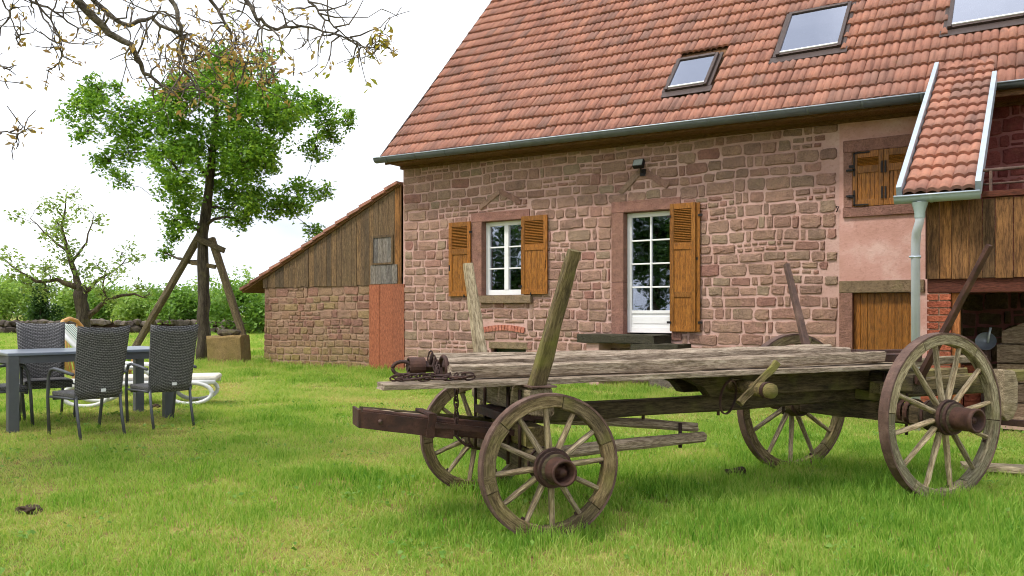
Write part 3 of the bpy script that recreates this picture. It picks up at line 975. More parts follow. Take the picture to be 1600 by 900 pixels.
# cellar door of vertical boards
cd = empty('cellar_door', (-2.16, YW + 0.06, 0))
world_child(cd, house)
for i in range(9):
    a = CEL[0] + (CEL[1] - CEL[0]) * i / 9; b_ = CEL[0] + (CEL[1] - CEL[0]) * (i + 1) / 9
    o = bxo('board', (a + 0.002, YW + 0.06 + 0.002 * (i % 2), 0.0), (b_ - 0.002, YW + 0.09, 1.605), M['shutter'], None, 0.003)
    o.parent = cd
    o.matrix_parent_inverse = Matrix.Translation(cd.location).inverted()
# iron hook
world_child(MB().tube([(-2.84, YW, 2.95), (-2.84, YW - 0.05, 2.97), (-2.80, YW - 0.05, 2.97), (-2.84, YW - 0.05, 2.88)], 0.008, 6).build('hook', M['iron']), house)

# main roof
ANG = R(48.4)
Y0R = 12.92
ca, sa = math.cos(ANG), math.sin(ANG)
def roof_mtx(x, s, lift=0.0):
    m_ = Matrix(((1, 0, 0), (KX, ca, -sa), (0, sa, ca)))
    m_ = Matrix(((1, 0, 0), (0, ca, -sa), (KX, sa, ca))).to_4x4()
    m_.translation = (x, Y0R + ca * s - sa * lift, eave_z(x) + sa * s + ca * lift)
    return m_
SKY = [(-5.74, -4.97, 0.95, 1.90), (-3.90, -2.86, 1.52, 2.82), (-1.34, -0.30, 1.55, 2.86)]
slope_len = (ridgeY - Y0R) / ca
roof = empty('roof', (XL, Y0R, 4.6)); world_child(roof, house)
deck = MB()
q = [roof_mtx(-11.95, 0.02, -0.03) @ Vector((0, 0, 0)), roof_mtx(XR, 0.02, -0.03) @ Vector((0, 0, 0)), roof_mtx(XR, slope_len, -0.03) @ Vector((0, 0, 0)), roof_mtx(-11.95, slope_len, -0.03) @ Vector((0, 0, 0))]
q2 = [roof_mtx(-11.95, 0.02, -0.12) @ Vector((0, 0, 0)), roof_mtx(XR, 0.02, -0.12) @ Vector((0, 0, 0)), roof_mtx(XR, slope_len, -0.12) @ Vector((0, 0, 0)), roof_mtx(-11.95, slope_len, -0.12) @ Vector((0, 0, 0))]
deck.add(q + q2, [(0, 1, 2, 3), (7, 6, 5, 4), (0, 4, 5, 1), (1, 5, 6, 2), (2, 6, 7, 3), (3, 7, 4, 0)])
bk = [q[3], q[2], Vector((XR, 26.0, 4.4)), Vector((-11.95, 26.0, 4.4))]
deck.add(bk, [(0, 1, 2, 3)])
def rchild(o):
    o.parent = roof
    o.matrix_parent_inverse = (Matrix.Translation(house.location).inverted() @ Matrix.Identity(4)).copy()
    o.matrix_parent_inverse = Matrix.Translation(roof.location).inverted()
    return o
rchild(deck.build('roof_deck', M['soffit']))
tiles = [tile_mesh(seed=i) for i in range(3)]
PORX0, PORX1 = -1.40, -0.68
items = []
nrow = int(slope_len / TL)
for r_ in range(nrow):
    s = r_ * TL
    off = 0.0
    x = -11.98
    while x < XR - TW:
        skip = False
        for (a, b_, c, d) in SKY:
            if a - 0.06 < x + TW / 2 < b_ + 0.06 and c - 0.16 < s + TL / 2 < d + 0.10:
                skip = True
        if not skip:
            mt = roof_mtx(x, s, 0.02 * mnoise.noise((x * 0.45, s * 0.6, 2.0)))
            mt = mt @ Matrix.Translation((random.uniform(-0.003, 0.003), random.uniform(-0.014, 0.014) - (0.03 if random.random() < 0.02 else 0), random.uniform(-0.003, 0.008))) @ Matrix.Rotation(random.uniform(-0.014, 0.014), 4, 'Z')
            items.append((tiles[(r_ + int(x * 7)) % 3], mt))
        x += TW
def in_view(mt):
    p = mt.translation - CAM
    a = R(33.68)
    lat = p.x * math.cos(a) + p.y * math.sin(a); dep = -p.x * math.sin(a) + p.y * math.cos(a)
    return dep > 0 and abs(lat / dep) < 0.64 and (489 - 1270 * p.z / dep) > -20
vis = sorted([it for it in items if in_view(it[1])], key=lambda it: (it[1].translation - CAM).length)
ids = set(id(it[1]) for it in vis[:300])
for me, mt in vis[:300]:
    rchild(link('roof_tile', me, M['tile'], None, mt))
o = merge_copies('roof_tile', [it for it in items if id(it[1]) not in ids], M['tile'])
rchild(o)
# verge trim along the left edge and the lead of the ridge
rchild(MB().box((0, slope_len / 2, -0.03), (0.03, slope_len, 0.15)).build('verge_board', M['bronze'], None, roof_mtx(-11.99, 0)))
# skylights
for k, (a, b_, c, d) in enumerate(SKY):
    sk = empty('skylight', roof_mtx((a + b_) / 2, c).translation)
    rchild(sk)
    sk['label'] = ['small skylight low on the roof, leftmost of three', 'large skylight in the middle of the roof', 'large skylight cut by the top right of the picture'][k]
    W, Hh = b_ - a, d - c
    base = roof_mtx(a, c, 0.02)
    def skb(nm, p, q_, mat, bev=0.004):
        cc = [(u + v) / 2 for u, v in zip(p, q_)]
        o = MB().box((0, 0, 0), [abs(v - u) for u, v in zip(p, q_)]).build(nm, mat, None, base @ Matrix.Translation(cc), bev)
        o.parent = sk
        o.matrix_parent_inverse = Matrix.Translation(sk.location).inverted()
    fr = 0.058
    skb('frame', (0, 0.0, 0), (fr, Hh, 0.085), M['bronze']); skb('frame', (W - fr, 0, 0), (W, Hh, 0.085), M['bronze'])
    skb('frame', (fr, Hh - fr, 0.001), (W - fr, Hh, 0.09), M['bronze']); skb('frame', (fr, 0.0, 0.001), (W - fr, 0.05, 0.07), M['bronze'])
    skb('inner_rail', (fr, 0.05, 0.03), (W - fr, 0.085, 0.085), M['tag'])
    skb('pane', (fr, 0.085, 0.055), (W - fr, Hh - fr, 0.065), M['skyglass'], 0)
    skb('lining', (fr, 0.05, -0.02), (W - fr, Hh - fr, -0.015), M['dark_room'], 0)
    skb('flashing', (-0.10, -0.16, 0.022), (W + 0.10, -0.002, 0.03), M['bronze'], 0)
    skb('flashing', (-0.06, -0.002, 0.002), (-0.001, Hh + 0.05, 0.035), M['bronze'], 0)
    skb('flashing', (W + 0.001, -0.002, 0.002), (W + 0.06, Hh + 0.05, 0.035), M['bronze'], 0)

# gutter, fascia, soffit
def gutter(name, p0, p1, r, mat, root, rim=M['zinc_light']):
    L = (Vector(p1) - Vector(p0)).length
    n = 12
    g = MB()
    vs = []
    for x in (0, L):
        for rr_ in (r, r - 0.006):
            for k in range(n + 1):
                a = math.pi + math.pi * k / n
                vs.append((x, rr_ * math.cos(a), rr_ * math.sin(a)))
    N = n + 1
    fs = []
    for k in range(n):
        fs += [(k, k + 1, 2 * N + k + 1, 2 * N + k), (N + k, 3 * N + k, 3 * N + k + 1, N + k + 1)]
        fs += [(k, N + k, N + k + 1, k + 1), (2 * N + k, 2 * N + k + 1, 3 * N + k + 1, 3 * N + k)]
    g.add(vs, fs, True)
    mt = frame_mtx(p0, p1)
    o = world_child(g.build(name, mat, None, mt), root)
    rm = MB().tube([(0, -r, 0.002), (L, -r, 0.002)], 0.011, 6)
    q_ = rm.build('bead', rim, None, Matrix.Identity(4)); q_.parent = o
    x = 0.35
    while x < L:
        b_ = MB()
        vs = [(xx, (r + 0.005) * math.cos(math.pi + math.pi * k / 8), (r + 0.005) * math.sin(math.pi + math.pi * k / 8)) for xx in (x, x + 0.03) for k in range(9)]
        b_.add(vs, [(k, k + 1, 9 + k + 1, 9 + k) for k in range(8)], True)
        q_ = b_.build('bracket', mat); q_.parent = o
        x += 0.78
    for xx in (0.0, L):
        b_ = MB()
        b_.add([(xx, r * math.cos(math.pi + math.pi * k / 8), r * math.sin(math.pi + math.pi * k / 8)) for k in range(9)], [tuple(range(9))])
        q_ = b_.build('end_cap', mat); q_.parent = o
    return o
gy_ = Y0R - 0.06
gutter('gutter', (-12.06, gy_, eave_z(-12.06) - 0.005), (-1.36, gy_, eave_z(-1.36) - 0.005), 0.1, M['zinc'], house)
gutter('gutter', (-0.64, gy_ + 0.04, eave_z(-0.64) + 0.03), (XR, gy_ + 0.04, eave_z(XR) + 0.03), 0.085, M['zinc'], house)
def shear_box(name, y0, y1, dz0, dz1, mat, x0=-11.9, x1=XR):
    m_ = MB()
    vs = []
    for x in (x0, x1):
        for y in (y0, y1):
            for dz in (dz0, dz1):
                vs.append((x, y, eave_z(x) + dz))
    m_.add(vs, [(0, 1, 3, 2), (4, 6, 7, 5), (0, 4, 5, 1), (2, 3, 7, 6), (0, 2, 6, 4), (1, 5, 7, 3)])
    return world_child(m_.build(name, mat), house)
shear_box('fascia', Y0R + 0.035, Y0R + 0.07, -0.13, -0.02, M['soffit'])
shear_box('soffit', Y0R + 0.072, YW + 0.02, -0.10, -0.08, M['soffit'])
shear_box('wall_plate', YW - 0.05, YW + 0.03, -0.16, -0.102, M['soffit'])

# ------------------------------------------------------------------ porch with the low sweeping roof
porch = empty('porch', (-1.2, 10.05, 0))
tag(porch, 'timber porch and balcony under a low sweep of tiles by the cellar door', 'porch')
PA = R(32.9)
pc, ps = math.cos(PA), math.sin(PA)
PY0, PZ0 = 9.86, 2.60
def pm(x, s, lift=0.0):
    m_ = Matrix(((1, 0, 0), (0, pc, -ps), (0, ps, pc))).to_4x4()
    m_.translation = (x, PY0 + pc * s - ps * lift, PZ0 + ps * s + pc * lift)
    return m_
proof = world_child(MB().box((0, 0, 0), (PORX1 - PORX0, 4.18, 0.05)).build('porch_roof', M['soffit'], None, pm((PORX0 + PORX1) / 2, 2.09, -0.05)), porch)
proof['label'] = 'narrow low sweep of red tiles edged with zinc'
ptile = tile_mesh('roof_tile', w=0.232, l=0.36, waves=2)
for r_ in range(14):
    for c in range(3):
        mt = pm(PORX0 + 0.015 + c * 0.232, r_ * 0.305, 0.0) @ Matrix.Translation((0, random.uniform(-0.008, 0.008), random.uniform(0, 0.004)))
        o = link('roof_tile', ptile, M['tile'], None, mt)
        o.parent = proof
        o.matrix_parent_inverse = proof.matrix_basis.inverted()
for x in (PORX0 - 0.02, PORX1 + 0.02):
    world_child(MB().box((0, 2.09 if x < -1 else 1.71, 0.03), (0.055, 4.2 if x < -1 else 3.44, 0.15)).build('verge_flashing', M['zinc_light'], None, pm(x, 0)), porch)
gutter('gutter', (PORX0 - 0.06, PY0 - 0.06, PZ0 - 0.03), (PORX1 + 0.04, PY0 - 0.06, PZ0 - 0.03), 0.075, M['zinc_green'], porch)
dp = MB().tube([(-1.21, PY0 - 0.06, PZ0 - 0.08), (-1.21, PY0 - 0.06, PZ0 - 0.30), (-1.25, PY0 - 0.0, PZ0 - 0.42), (-1.27, PY0 + 0.09, PZ0 - 0.55), (-1.27, PY0 + 0.10, 0.0)], 0.047, 14)
dpo = world_child(dp.build('downpipe', M['pipe']), porch)
q_ = MB().lathe([(0.085, PZ0 - 0.10), (0.055, PZ0 - 0.2), (0.053, PZ0 - 0.27)], 14, 'Z').build('funnel', M['zinc_green'], None, Matrix.Translation((-1.21, PY0 - 0.06, 0))); q_.parent = dpo
q_ = MB().tube([(-1.33, PY0 + 0.05, 1.92), (-1.21, PY0 + 0.05, 1.92)], 0.012, 6).build('clip', M['zinc_light']); q_.parent = dpo
q_ = MB().lathe([(0.052, 1.905), (0.055, 1.92), (0.052, 1.935)], 14, 'Z').build('clip', M['zinc_light'], None, Matrix.Translation((-1.27, PY0 + 0.10, 0))); q_.parent = dpo
# plank front
r = random.Random(4)
x = -1.17
while x < 2.6:
    w = r.uniform(0.11, 0.17)
    world_child(MB().box((0, 0, 0), (w - 0.006, 0.024 + r.uniform(0, 0.008), 0.85 + r.uniform(-0.012, 0.012))).build('plank', M['boards_warm'], None, Matrix.Translation((x + w / 2, 10.06, 2.10)), 0.003), porch)
    x += w
hb('lintel_beam', (-1.17, 10.08, 1.52), (2.6, 10.26, 1.68), M['beam_red'], 0.01, porch)
hb('balcony_floor', (-1.17, 10.27, 1.66), (2.6, YW - 0.03, 1.76), M['beam_red'], 0, porch)
hb('rail_board', (-0.64, 10.02, 2.535), (2.6, 10.12, 2.60), M['beam_red'], 0.006, porch)
rail = world_child(MB().tube([(-0.63, 10.07, 2.83), (2.6, 10.07, 2.83)], 0.018, 8).tube([(-0.63, 10.07, 2.68), (2.6, 10.07, 2.68)], 0.012, 8).build('handrail', M['rust_pink']), porch)
for x in (-0.56, 0.5, 1.6):
    world_child(MB().box2((x - 0.015, 10.055, 2.6), (x + 0.015, 10.085, 2.82)).build('baluster', M['rust_pink']), porch)
# brick pillar
pil = world_child(MB().box2((-1.155, 10.095, 0), (-0.955, 10.325, 1.52)).build('pillar', M['mortar_shed']), porch)
for i in range(19):
    z = 0.02 + i * 0.079
    if i % 2:
        seg = [(-1.172, -0.938)]
    else:
        seg = [(-1.172, -1.062), (-1.048, -0.938)]
    for (a, b_) in seg:
        o = bxo('brick', (a, 10.08 - r.uniform(0, 0.006), z), (b_, 10.20, z + 0.065), M['brick'], None, 0.004)
        o.parent = pil
    o = bxo('brick', (-1.172 if i % 2 else -1.06, 10.205, z), (-0.938, 10.34, z + 0.065), M['brick'], None, 0.004)
    o.parent = pil
hb('post', (-0.936, 10.14, 0), (-0.855, 10.24, 1.52), M['post_orange'], 0.006, porch)
hb('side_wall', (-1.17, 10.36, 0), (-1.10, YW - 0.02, 1.66), M['stone_cellar'], 0, porch)
# boarded side under the sweep
m = MB().add([(-1.19, 10.1, 1.68), (-1.19, YW - 0.02, 1.68), (-1.19, YW - 0.02, 4.55), (-1.19, 10.1, 2.6)], [(0, 1, 2, 3)])
world_child(m.build('side_boarding', M['boards_warm']), porch)

pave = MB().add([(-1.6, 10.4, 0.03), (3, 10.4, 0.03), (3, 13.6, 0.03), (-1.6, 13.6, 0.03)], [(0, 1, 2, 3)]).build('pavement', M['paving'])
tag(pave, 'beaten earth floor under the porch', kind='structure')

# ------------------------------------------------------------------ lean-to shed
shed = empty('shed', (-14.2, YW, 0))
tag(shed, 'lean-to shed of boards over mossy stone with red-brown door', 'shed')
YS = YW + 0.03
sw_ = world_child(MB().box2((-16.46, YS, -0.1), (-12.84, YS + 0.4, 1.93)).build('wall', M['mortar_shed']), shed)
def pchild(o, p):
    o.parent = p
    o.matrix_parent_inverse = p.matrix_basis.inverted()
    return o
rr_ = random.Random(3)
for (a, b_, c, d) in stone_rects(-16.47, -12.83, 0.0, 1.94, [], ch=(0.15, 0.22), split=0.12, seed=21, asp=(1.1, 2.3)):
    me = stone_mesh(b_ - a, d - c, rr_, gap=0.012)
    x, z = warp((a + b_) / 2, (c + d) / 2)
    link('stone', me, M['stone_shed'], sw_, Matrix.Translation((x, YS, z)))
def shed_roof_z(x):
    return 1.90 + (x + 17.18) * (4.16 - 1.90) / (17.18 - 11.93)
x = -16.48
gab = empty('gable', (-14.2, YS, 1.93)); world_child(gab, shed)
while x < -11.93:
    w = min(rr_.uniform(0.12, 0.18), -11.90 - x)
    if w < 0.03: break
    zt0, zt1 = shed_roof_z(x) - 0.06, shed_roof_z(x + w) - 0.06
    z0 = 1.935 + rr_.uniform(-0.02, 0.005)
    dpt = rr_.uniform(0.0, 0.014)
    mb = MB()
    mb.prism([(-w / 2 + 0.003, z0 - 2), (w / 2 - 0.003, z0 - 2), (w / 2 - 0.003, zt1 - 2), (-w / 2 + 0.003, zt0 - 2)], -0.012, 0.012)
    o = mb.build('plank', M['boards_warm'] if x > -12.25 else M['boards'], None, Matrix.Translation((x + w / 2, YS - 0.022 - dpt, 2)))
    o.parent = gab
    o.matrix_parent_inverse = Matrix.Translation(gab.location).inverted()
    x += w
hat = empty('hatch', (-12.45, YS - 0.05, 2.4)); world_child(hat, shed)
def hp(nm, a, b_, mat):
    o = bxo(nm, a, b_, mat); o.parent = hat
    o.matrix_parent_inverse = Matrix.Translation(hat.location).inverted()
for i in range(4):
    hp('plank', (-12.71 + i * 0.135, YS - 0.058, 2.42), (-12.71 + i * 0.135 + 0.13, YS - 0.045, 2.98), M['boards_grey'])
for (a, b_) in (((-12.76, 2.38), (-12.71, 3.03)), ((-12.17, 2.38), (-12.12, 3.03)), ((-12.71, 2.98), (-12.17, 3.03)), ((-12.71, 2.38), (-12.17, 2.42))):
    hp('frame', (a[0], YS - 0.075, a[1]), (b_[0], YS - 0.046, b_[1]), M['boards'])
for i in range(5):
    hp('plank', (-12.80 + i * 0.16, YS - 0.058, 1.95), (-12.80 + i * 0.16 + 0.155, YS - 0.046, 2.37), M['boards_grey'])
sd = empty('door', (-12.32, YS, 0)); world_child(sd, shed)
xs = [-12.845, -12.52, -12.13, -11.80]
for i in range(3):
    o = bxo('plank', (xs[i] + 0.004, YS - 0.06 + 0.004 * (i % 2), -0.02), (xs[i + 1] - 0.004, YS - 0.03, 1.935), M['redboard'], None, 0.003)
    o.parent = sd
    o.matrix_parent_inverse = Matrix.Translation(sd.location).inverted()
hb('door_reveal', (-12.84, YS + 0.02, 0), (-11.86, YS + 0.06, 2.2), M['dark_room'], 0, shed)
# shed roof: rows of tiles climbing to the house
sang = math.atan2(4.16 - 1.90, 17.18 - 11.93)
def sm(x, y, lift=0.0):
    cx_, sx_ = math.cos(sang), math.sin(sang)
    m_ = Matrix(((0, cx_, -sx_), (-1, 0, 0), (0, sx_, cx_))).to_4x4()
    m_.translation = (x - sx_ * lift, y, shed_roof_z(x) + cx_ * lift)
    return m_
sroof = empty('roof', (-14.5, YS, 3)); world_child(sroof, shed)
def sch(o):
    o.parent = sroof
    o.matrix_parent_inverse = Matrix.Translation(sroof.location).inverted()
    return o
L_ = math.hypot(17.25 - 11.93, shed_roof_z(-11.93) - shed_roof_z(-17.25))
sch(MB().box((-0.0, L_ / 2, 0), (7.0, L_, 0.05)).build('roof_deck', M['soffit'], None, sm(-17.25, YS + 3.42, -0.035)))
vt = MB()
vt.prism([(0, -0.02), (0.40, -0.045), (0.40, 0.015), (0, 0.05)], -0.01, 0.24, 'YZ')
vme = vt.mesh('verge_tile')
stile = tile_mesh('roof_tile', w=0.23, l=0.40)
rest = []
step = L_ / 14
for i in range(14):
    xx = -17.25 + i * step * math.cos(sang)
    sch(link('verge_tile', vme, M['tile'], None, sm(xx, YS + 0.10, 0.02)))
    for k in range(28):
        rest.append((stile, sm(xx, YS + 0.12 + 0.23 * (k + 1), 0.01)))
sch(merge_copies('roof_tile', rest, M['tile']))
m = MB().add([(-16.46, YS + 0.4, -0.1), (-16.46, YS + 6.7, -0.1), (-16.46, YS + 6.7, 2.1), (-16.46, YS + 0.4, 2.1)], [(0, 1, 2, 3)])
m.add([(-16.46, YS + 6.7, -0.1), (-11.85, YS + 6.7, -0.1), (-11.85, YS + 6.7, 3.9), (-16.46, YS + 6.7, 2.1)], [(0, 1, 2, 3)])
world_child(m.build('back_wall', M['mortar_shed']), shed)

# ------------------------------------------------------------------ doorstep and lamp
st = empty('doorstep', (-6.4, 13.0, 0))
tag(st, 'dark mossy stone doorstep slab on short piers below the glazed door', 'doorstep')
o = timber('slab', (-7.12, 13.12, 0.845), (-5.62, 13.12, 0.845), 0.72, 0.15, M['slab'], None, jit=0.008, ch=0.15, seg=8); world_child(o, st)
o = bxo('pier', (-6.95, 12.82, 0), (-6.70, 13.3, 0.77), M['mortar'], None, 0.01); world_child(o, st)
o = timber('lower_step', (-6.05, 13.02, 0.71), (-5.18, 13.02, 0.71), 0.6, 0.13, M['slab'], None, jit=0.008, ch=0.15, seg=6); world_child(o, st)
o = bxo('pier', (-5.75, 12.85, 0), (-5.25, 13.3, 0.645), M['rock'], None, 0.02); world_child(o, st)

fl = empty('floodlight', (-6.16, YW, 3.9))
tag(fl, 'small black floodlight mounted on the wall above the glazed door', 'lamp')
def fch(o):
    o.parent = fl; o.matrix_parent_inverse = Matrix.Translation(fl.location).inverted(); return o
rot = Matrix.Rotation(R(-28), 4, 'X')
fch(MB().box((0, 0, 0), (0.20, 0.09, 0.15)).build('housing', M['iron'], None, Matrix.Translation((-6.16, YW - 0.17, 3.96)) @ rot, 0.01))
fch(MB().box((0, -0.047, 0), (0.17, 0.006, 0.12)).build('lens', M['lampglass'], None, Matrix.Translation((-6.16, YW - 0.17, 3.96)) @ rot))
fch(MB().tube([(-6.14, YW, 3.82), (-6.14, YW - 0.1, 3.82), (-6.14, YW - 0.15, 3.92)], 0.016, 8).build('bracket', M['iron']))
fch(MB().box2((-6.19, YW - 0.05, 3.76), (-6.09, YW + 0.0, 3.88)).build('mounting_box', M['iron']))

# ------------------------------------------------------------------ old hay wagon
wag = empty('hay_wagon', (-2.956, 4.399, 0.0), R(54.68))
tag(wag, 'old wooden hay wagon with four iron-tyred spoked wheels on the lawn', 'wagon')

def wheel(loc, rz, rad, side, hubr, phase, label, tread=0.065, camber=0.0, capl=0.125, spoke_mat='oak', felloe_mat='felloe'):
    """axis is local Y; side -1 faces the camera side"""
    w = empty('wheel', loc, rz, wag)
    w.rotation_euler = (camber, 0, rz)
    w['label'] = label
    rr = random.Random(int(rad * 1000) + int(phase * 100))
    o_ = side
    ty = MB().lathe([(rad, -tread / 2), (rad, tread / 2), (rad - 0.013, tread / 2), (rad - 0.013, -tread / 2)], 56, 'Y', True, True)
    t = ty.build('tyre', M['rust_pink'], w)
    t.data.polygons.foreach_set('use_smooth', [False] * len(t.data.polygons))
    ro, ri = rad - 0.0135, rad - 0.085
    fw = tread * 0.92
    for i in range(6):
        a0 = phase + 2 * math.pi * i / 6 + 0.006; a1 = phase + 2 * math.pi * (i + 1) / 6 - 0.006
        vs = []; ns = 9
        th = rr.uniform(-0.004, 0.004)
        for k in range(ns):
            a = a0 + (a1 - a0) * k / (ns - 1)
            j = lambda: rr.uniform(-0.002, 0.002)
            for (q, y) in ((ro, -fw / 2), (ro, fw / 2), (ri + 0.006, fw / 2), (ri, fw / 2 - 0.008), (ri, -fw / 2 + 0.008), (ri + 0.006, -fw / 2)):
                q2 = q + (0 if q == ro else th + j() * 1.5)
                vs.append((q2 * math.cos(a), y + j(), q2 * math.sin(a)))
        fs = []
        for k in range(ns - 1):
            for e in range(6):
                fs.append((k * 6 + e, k * 6 + (e + 1) % 6, k * 6 + 6 + (e + 1) % 6, k * 6 + 6 + e))
        fs.append(tuple(range(6))); fs.append(tuple(range(ns * 6 - 6, ns * 6)))
        fo = MB().add(vs, fs).build('felloe', M[felloe_mat], w)
        ga = fo.data.attributes.new('grain', 'FLOAT_VECTOR', 'POINT')
        ga.data.foreach_set('vector', [c_ for v_ in vs for c_ in (math.atan2(v_[2], v_[0]) * rad if abs(math.atan2(v_[2], v_[0])) < 3.05 else 3.1 * rad, math.hypot(v_[0], v_[2]) + i * 3.1 + rad * 7, v_[1])])
        # tyre bolt
        am = (a0 + a1) / 2 + 0.2
        MB().box((0, 0, 0), (0.02, 0.016, 0.016)).build('bolt', M['rust_dark'], w, Matrix.Rotation(-am, 4, 'Y') @ Matrix.Translation((ri - 0.006, 0, 0)))
    dish = o_ * 0.035
    for i in range(12):
        a = phase + 2 * math.pi * (i + 0.5) / 12 + rr.uniform(-0.02, 0.02)
        d = Vector((math.cos(a), 0, math.sin(a)))
        p0 = d * (hubr * 0.55) + Vector((0, dish * 0.3, 0)); p1 = d * (ri + 0.012)
        timber('spoke', p0, p1, 0.036, 0.05, M[spoke_mat], w, up=(0, 1, 0), taper=0.72, jit=0.0018, ch=0.7, seg=6)
    # nave, collars, cap: out is the side sign
    pr = [(0.02, -0.13), (hubr * 0.72, -0.13), (hubr * 0.82, -0.09), (hubr, -0.03), (hubr, 0.03), (hubr * 0.86, 0.085), (hubr * 0.8, 0.11), (0.02, 0.11)]
    MB().lathe([(r0, h * o_) for r0, h in pr], 22).build('hub', M['oak_dark'], w)
    for (r0, h, wd) in ((hubr * 1.0, 0.052, 0.024), (hubr * 0.88, -0.085, 0.02), (hubr * 0.9, 0.092, 0.018)):
        MB().lathe([(r0 + 0.006, (h - wd / 2) * o_), (r0 + 0.006, (h + wd / 2) * o_), (r0 - 0.03, (h + wd / 2) * o_), (r0 - 0.03, (h - wd / 2) * o_)], 24, closed=True, smooth=False).build('hub_band', M['rust_dark'], w)
    cr_ = hubr * 0.66
    cap = MB().lathe([(cr_ * 1.03, 0.1 * o_), (cr_, (0.1 + capl * 0.8) * o_), (cr_ * 1.06, (0.1 + capl * 0.82) * o_), (cr_ * 1.04, (0.1 + capl) * o_), (cr_ * 0.84, (0.1 + capl) * o_), (cr_ * 0.80, (0.1 + capl * 0.3) * o_), (0.0, (0.1 + capl * 0.3) * o_)], 24)
    c = cap.build('hub_cap', M['rust'], w)
    MB().lathe([(0.0, (0.1 + capl * 0.86) * o_), (0.022, (0.1 + capl * 0.84) * o_), (0.024, (0.1 + capl * 0.6) * o_), (0.04, (0.1 + capl * 0.58) * o_), (0.04, (0.1 + capl * 0.25) * o_)], 12).build('axle_end', M['rust'], w)
    return w

RF, RR = 0.42, 0.585
wheel((-0.01, -0.68, RF + 0.0), R(-1.5), RF, -1, 0.108, 0.33, 'small front wheel with rusty open hub cap nearest the camera', tread=0.07)
wheel((0.01, 0.68, RF - 0.01), R(-1.5), RF, 1, 0.105, 0.1, 'small front wheel on the house side', tread=0.06)
wheel((2.936, -0.752, RR - 0.005), R(4.5), RR, -1, 0.118, 0.95, 'tall pale-spoked rear wheel on the right', tread=0.075, capl=0.165, spoke_mat='pale', felloe_mat='felloe_pale')
wheel((2.83, 0.64, RR - 0.045), R(4.5), RR, 1, 0.115, 0.2, 'tall rear wheel with rotten rim on the house side', tread=0.07, spoke_mat='oak')

# axles
timber('axle', (0.0, -0.66, RF), (0.0, 0.66, RF), 0.12, 0.13, M['oak_dark'], wag, ch=0.2)
timber('axle', (2.94, -0.73, RR - 0.01), (2.84, 0.63, RR - 0.04), 0.12, 0.14, M['oak_dark'], wag, ch=0.2)
# front bolsters
timber('bolster', (0.0, -0.47, 0.555), (0.0, 0.47, 0.555), 0.13, 0.12, M['oak_moss'], wag)
timber('bolster', (0.0, -0.56, 0.775), (0.0, 0.56, 0.775), 0.15, 0.16, M['oak'], wag, jit=0.008)
timber('bolster_plate', (0.0, -0.585, 0.866), (0.0, -0.33, 0.866), 0.16, 0.012, M['rust_pink'], wag, jit=0.001)
timber('turntable', (-0.14, 0, 0.655), (0.16, 0, 0.655), 0.55, 0.05, M['rust_dark'], wag, jit=0.002)
for (x, y) in ((-0.09, -0.22), (0.09, -0.22), (-0.09, 0.22), (0.09, 0.22), (-0.09, -0.42), (-0.09, 0.42)):
    MB().tube([(x, y, 0.36), (x, y, 0.84)], 0.011, 6).build('iron_rod', M['rust_dark'], wag)
# rear bolsters
timber('bolster', (2.93, -0.56, 0.79), (2.85, 0.50, 0.79), 0.14, 0.14, M['oak_dark'], wag)
timber('bolster_block', (2.90, -0.42, 0.68), (2.86, 0.40, 0.68), 0.13, 0.08, M['oak_moss'], wag)
for y in (-0.34, 0.30):
    MB().tube([(2.83, y, 0.50), (2.83, y, 0.86)], 0.012, 6).build('iron_rod', M['rust_dark'], wag)
MB().lathe([(0.09, -0.018), (0.098, -0.018), (0.098, 0.018), (0.09, 0.018)], 22, closed=True, smooth=False).build('iron_collar', M['rust'], wag, Matrix.Translation((2.93, -0.52, RR)))
MB().lathe([(0.085, -0.018), (0.093, -0.018), (0.093, 0.018), (0.085, 0.018)], 22, closed=True, smooth=False).build('iron_collar', M['rust'], wag, Matrix.Translation((2.93, -0.46, RR)))

# reach pole and the long under-beam with rounded nose
timber('reach_pole', (0.05, 0.0, 0.64), (4.3, -0.02, 0.69), 0.10, 0.115, M['oak_dark'], wag, seg=14, wob=0.008)
nose = [(1.05, 0.865), (1.25, 0.84), (1.36, 0.79), (1.42, 0.72), (3.35, 0.735), (3.35, 0.865)]
MB().prism(nose, -0.20, -0.10, 'XZ').build('under_beam', M['oak_dark'], wag)
MB().prism(nose, 0.14, 0.24, 'XZ').build('under_beam', M['oak_dark'], wag)
timber('tail_rail', (2.75, -0.34, 0.755), (4.35, -0.36, 0.80), 0.09, 0.09, M['oak_moss'], wag, wob=0.008)
timber('tail_rail', (2.75, 0.28, 0.74), (4.35, 0.26, 0.78), 0.09, 0.09, M['oak_moss'], wag, wob=0.008)
timber('tail_rail', (3.0, -0.10, 0.90), (4.1, -0.12, 0.93), 0.07, 0.06, M['oak'], wag)
# brake block
m = MB().prism([(-0.075, -0.19), (-0.035, -0.235), (0.03, -0.22), (0.08, -0.13), (0.085, 0.06), (0.05, 0.15), (-0.07, 0.165)], -0.05, 0.05, 'XZ')
m.build('brake_block', M['oak'], wag, Matrix.Translation((3.92, -0.46, 0.705)), 0.012)
timber('brake_arm', (3.35, -0.05, 0.50), (4.6, -0.75, 0.40), 0.03, 0.05, M['rust'], wag, jit=0.002)
MB().tube([(3.2, -0.2, 0.72), (3.2, -0.2, 0.36)], 0.012, 6).build('iron_rod', M['rust_dark'], wag)

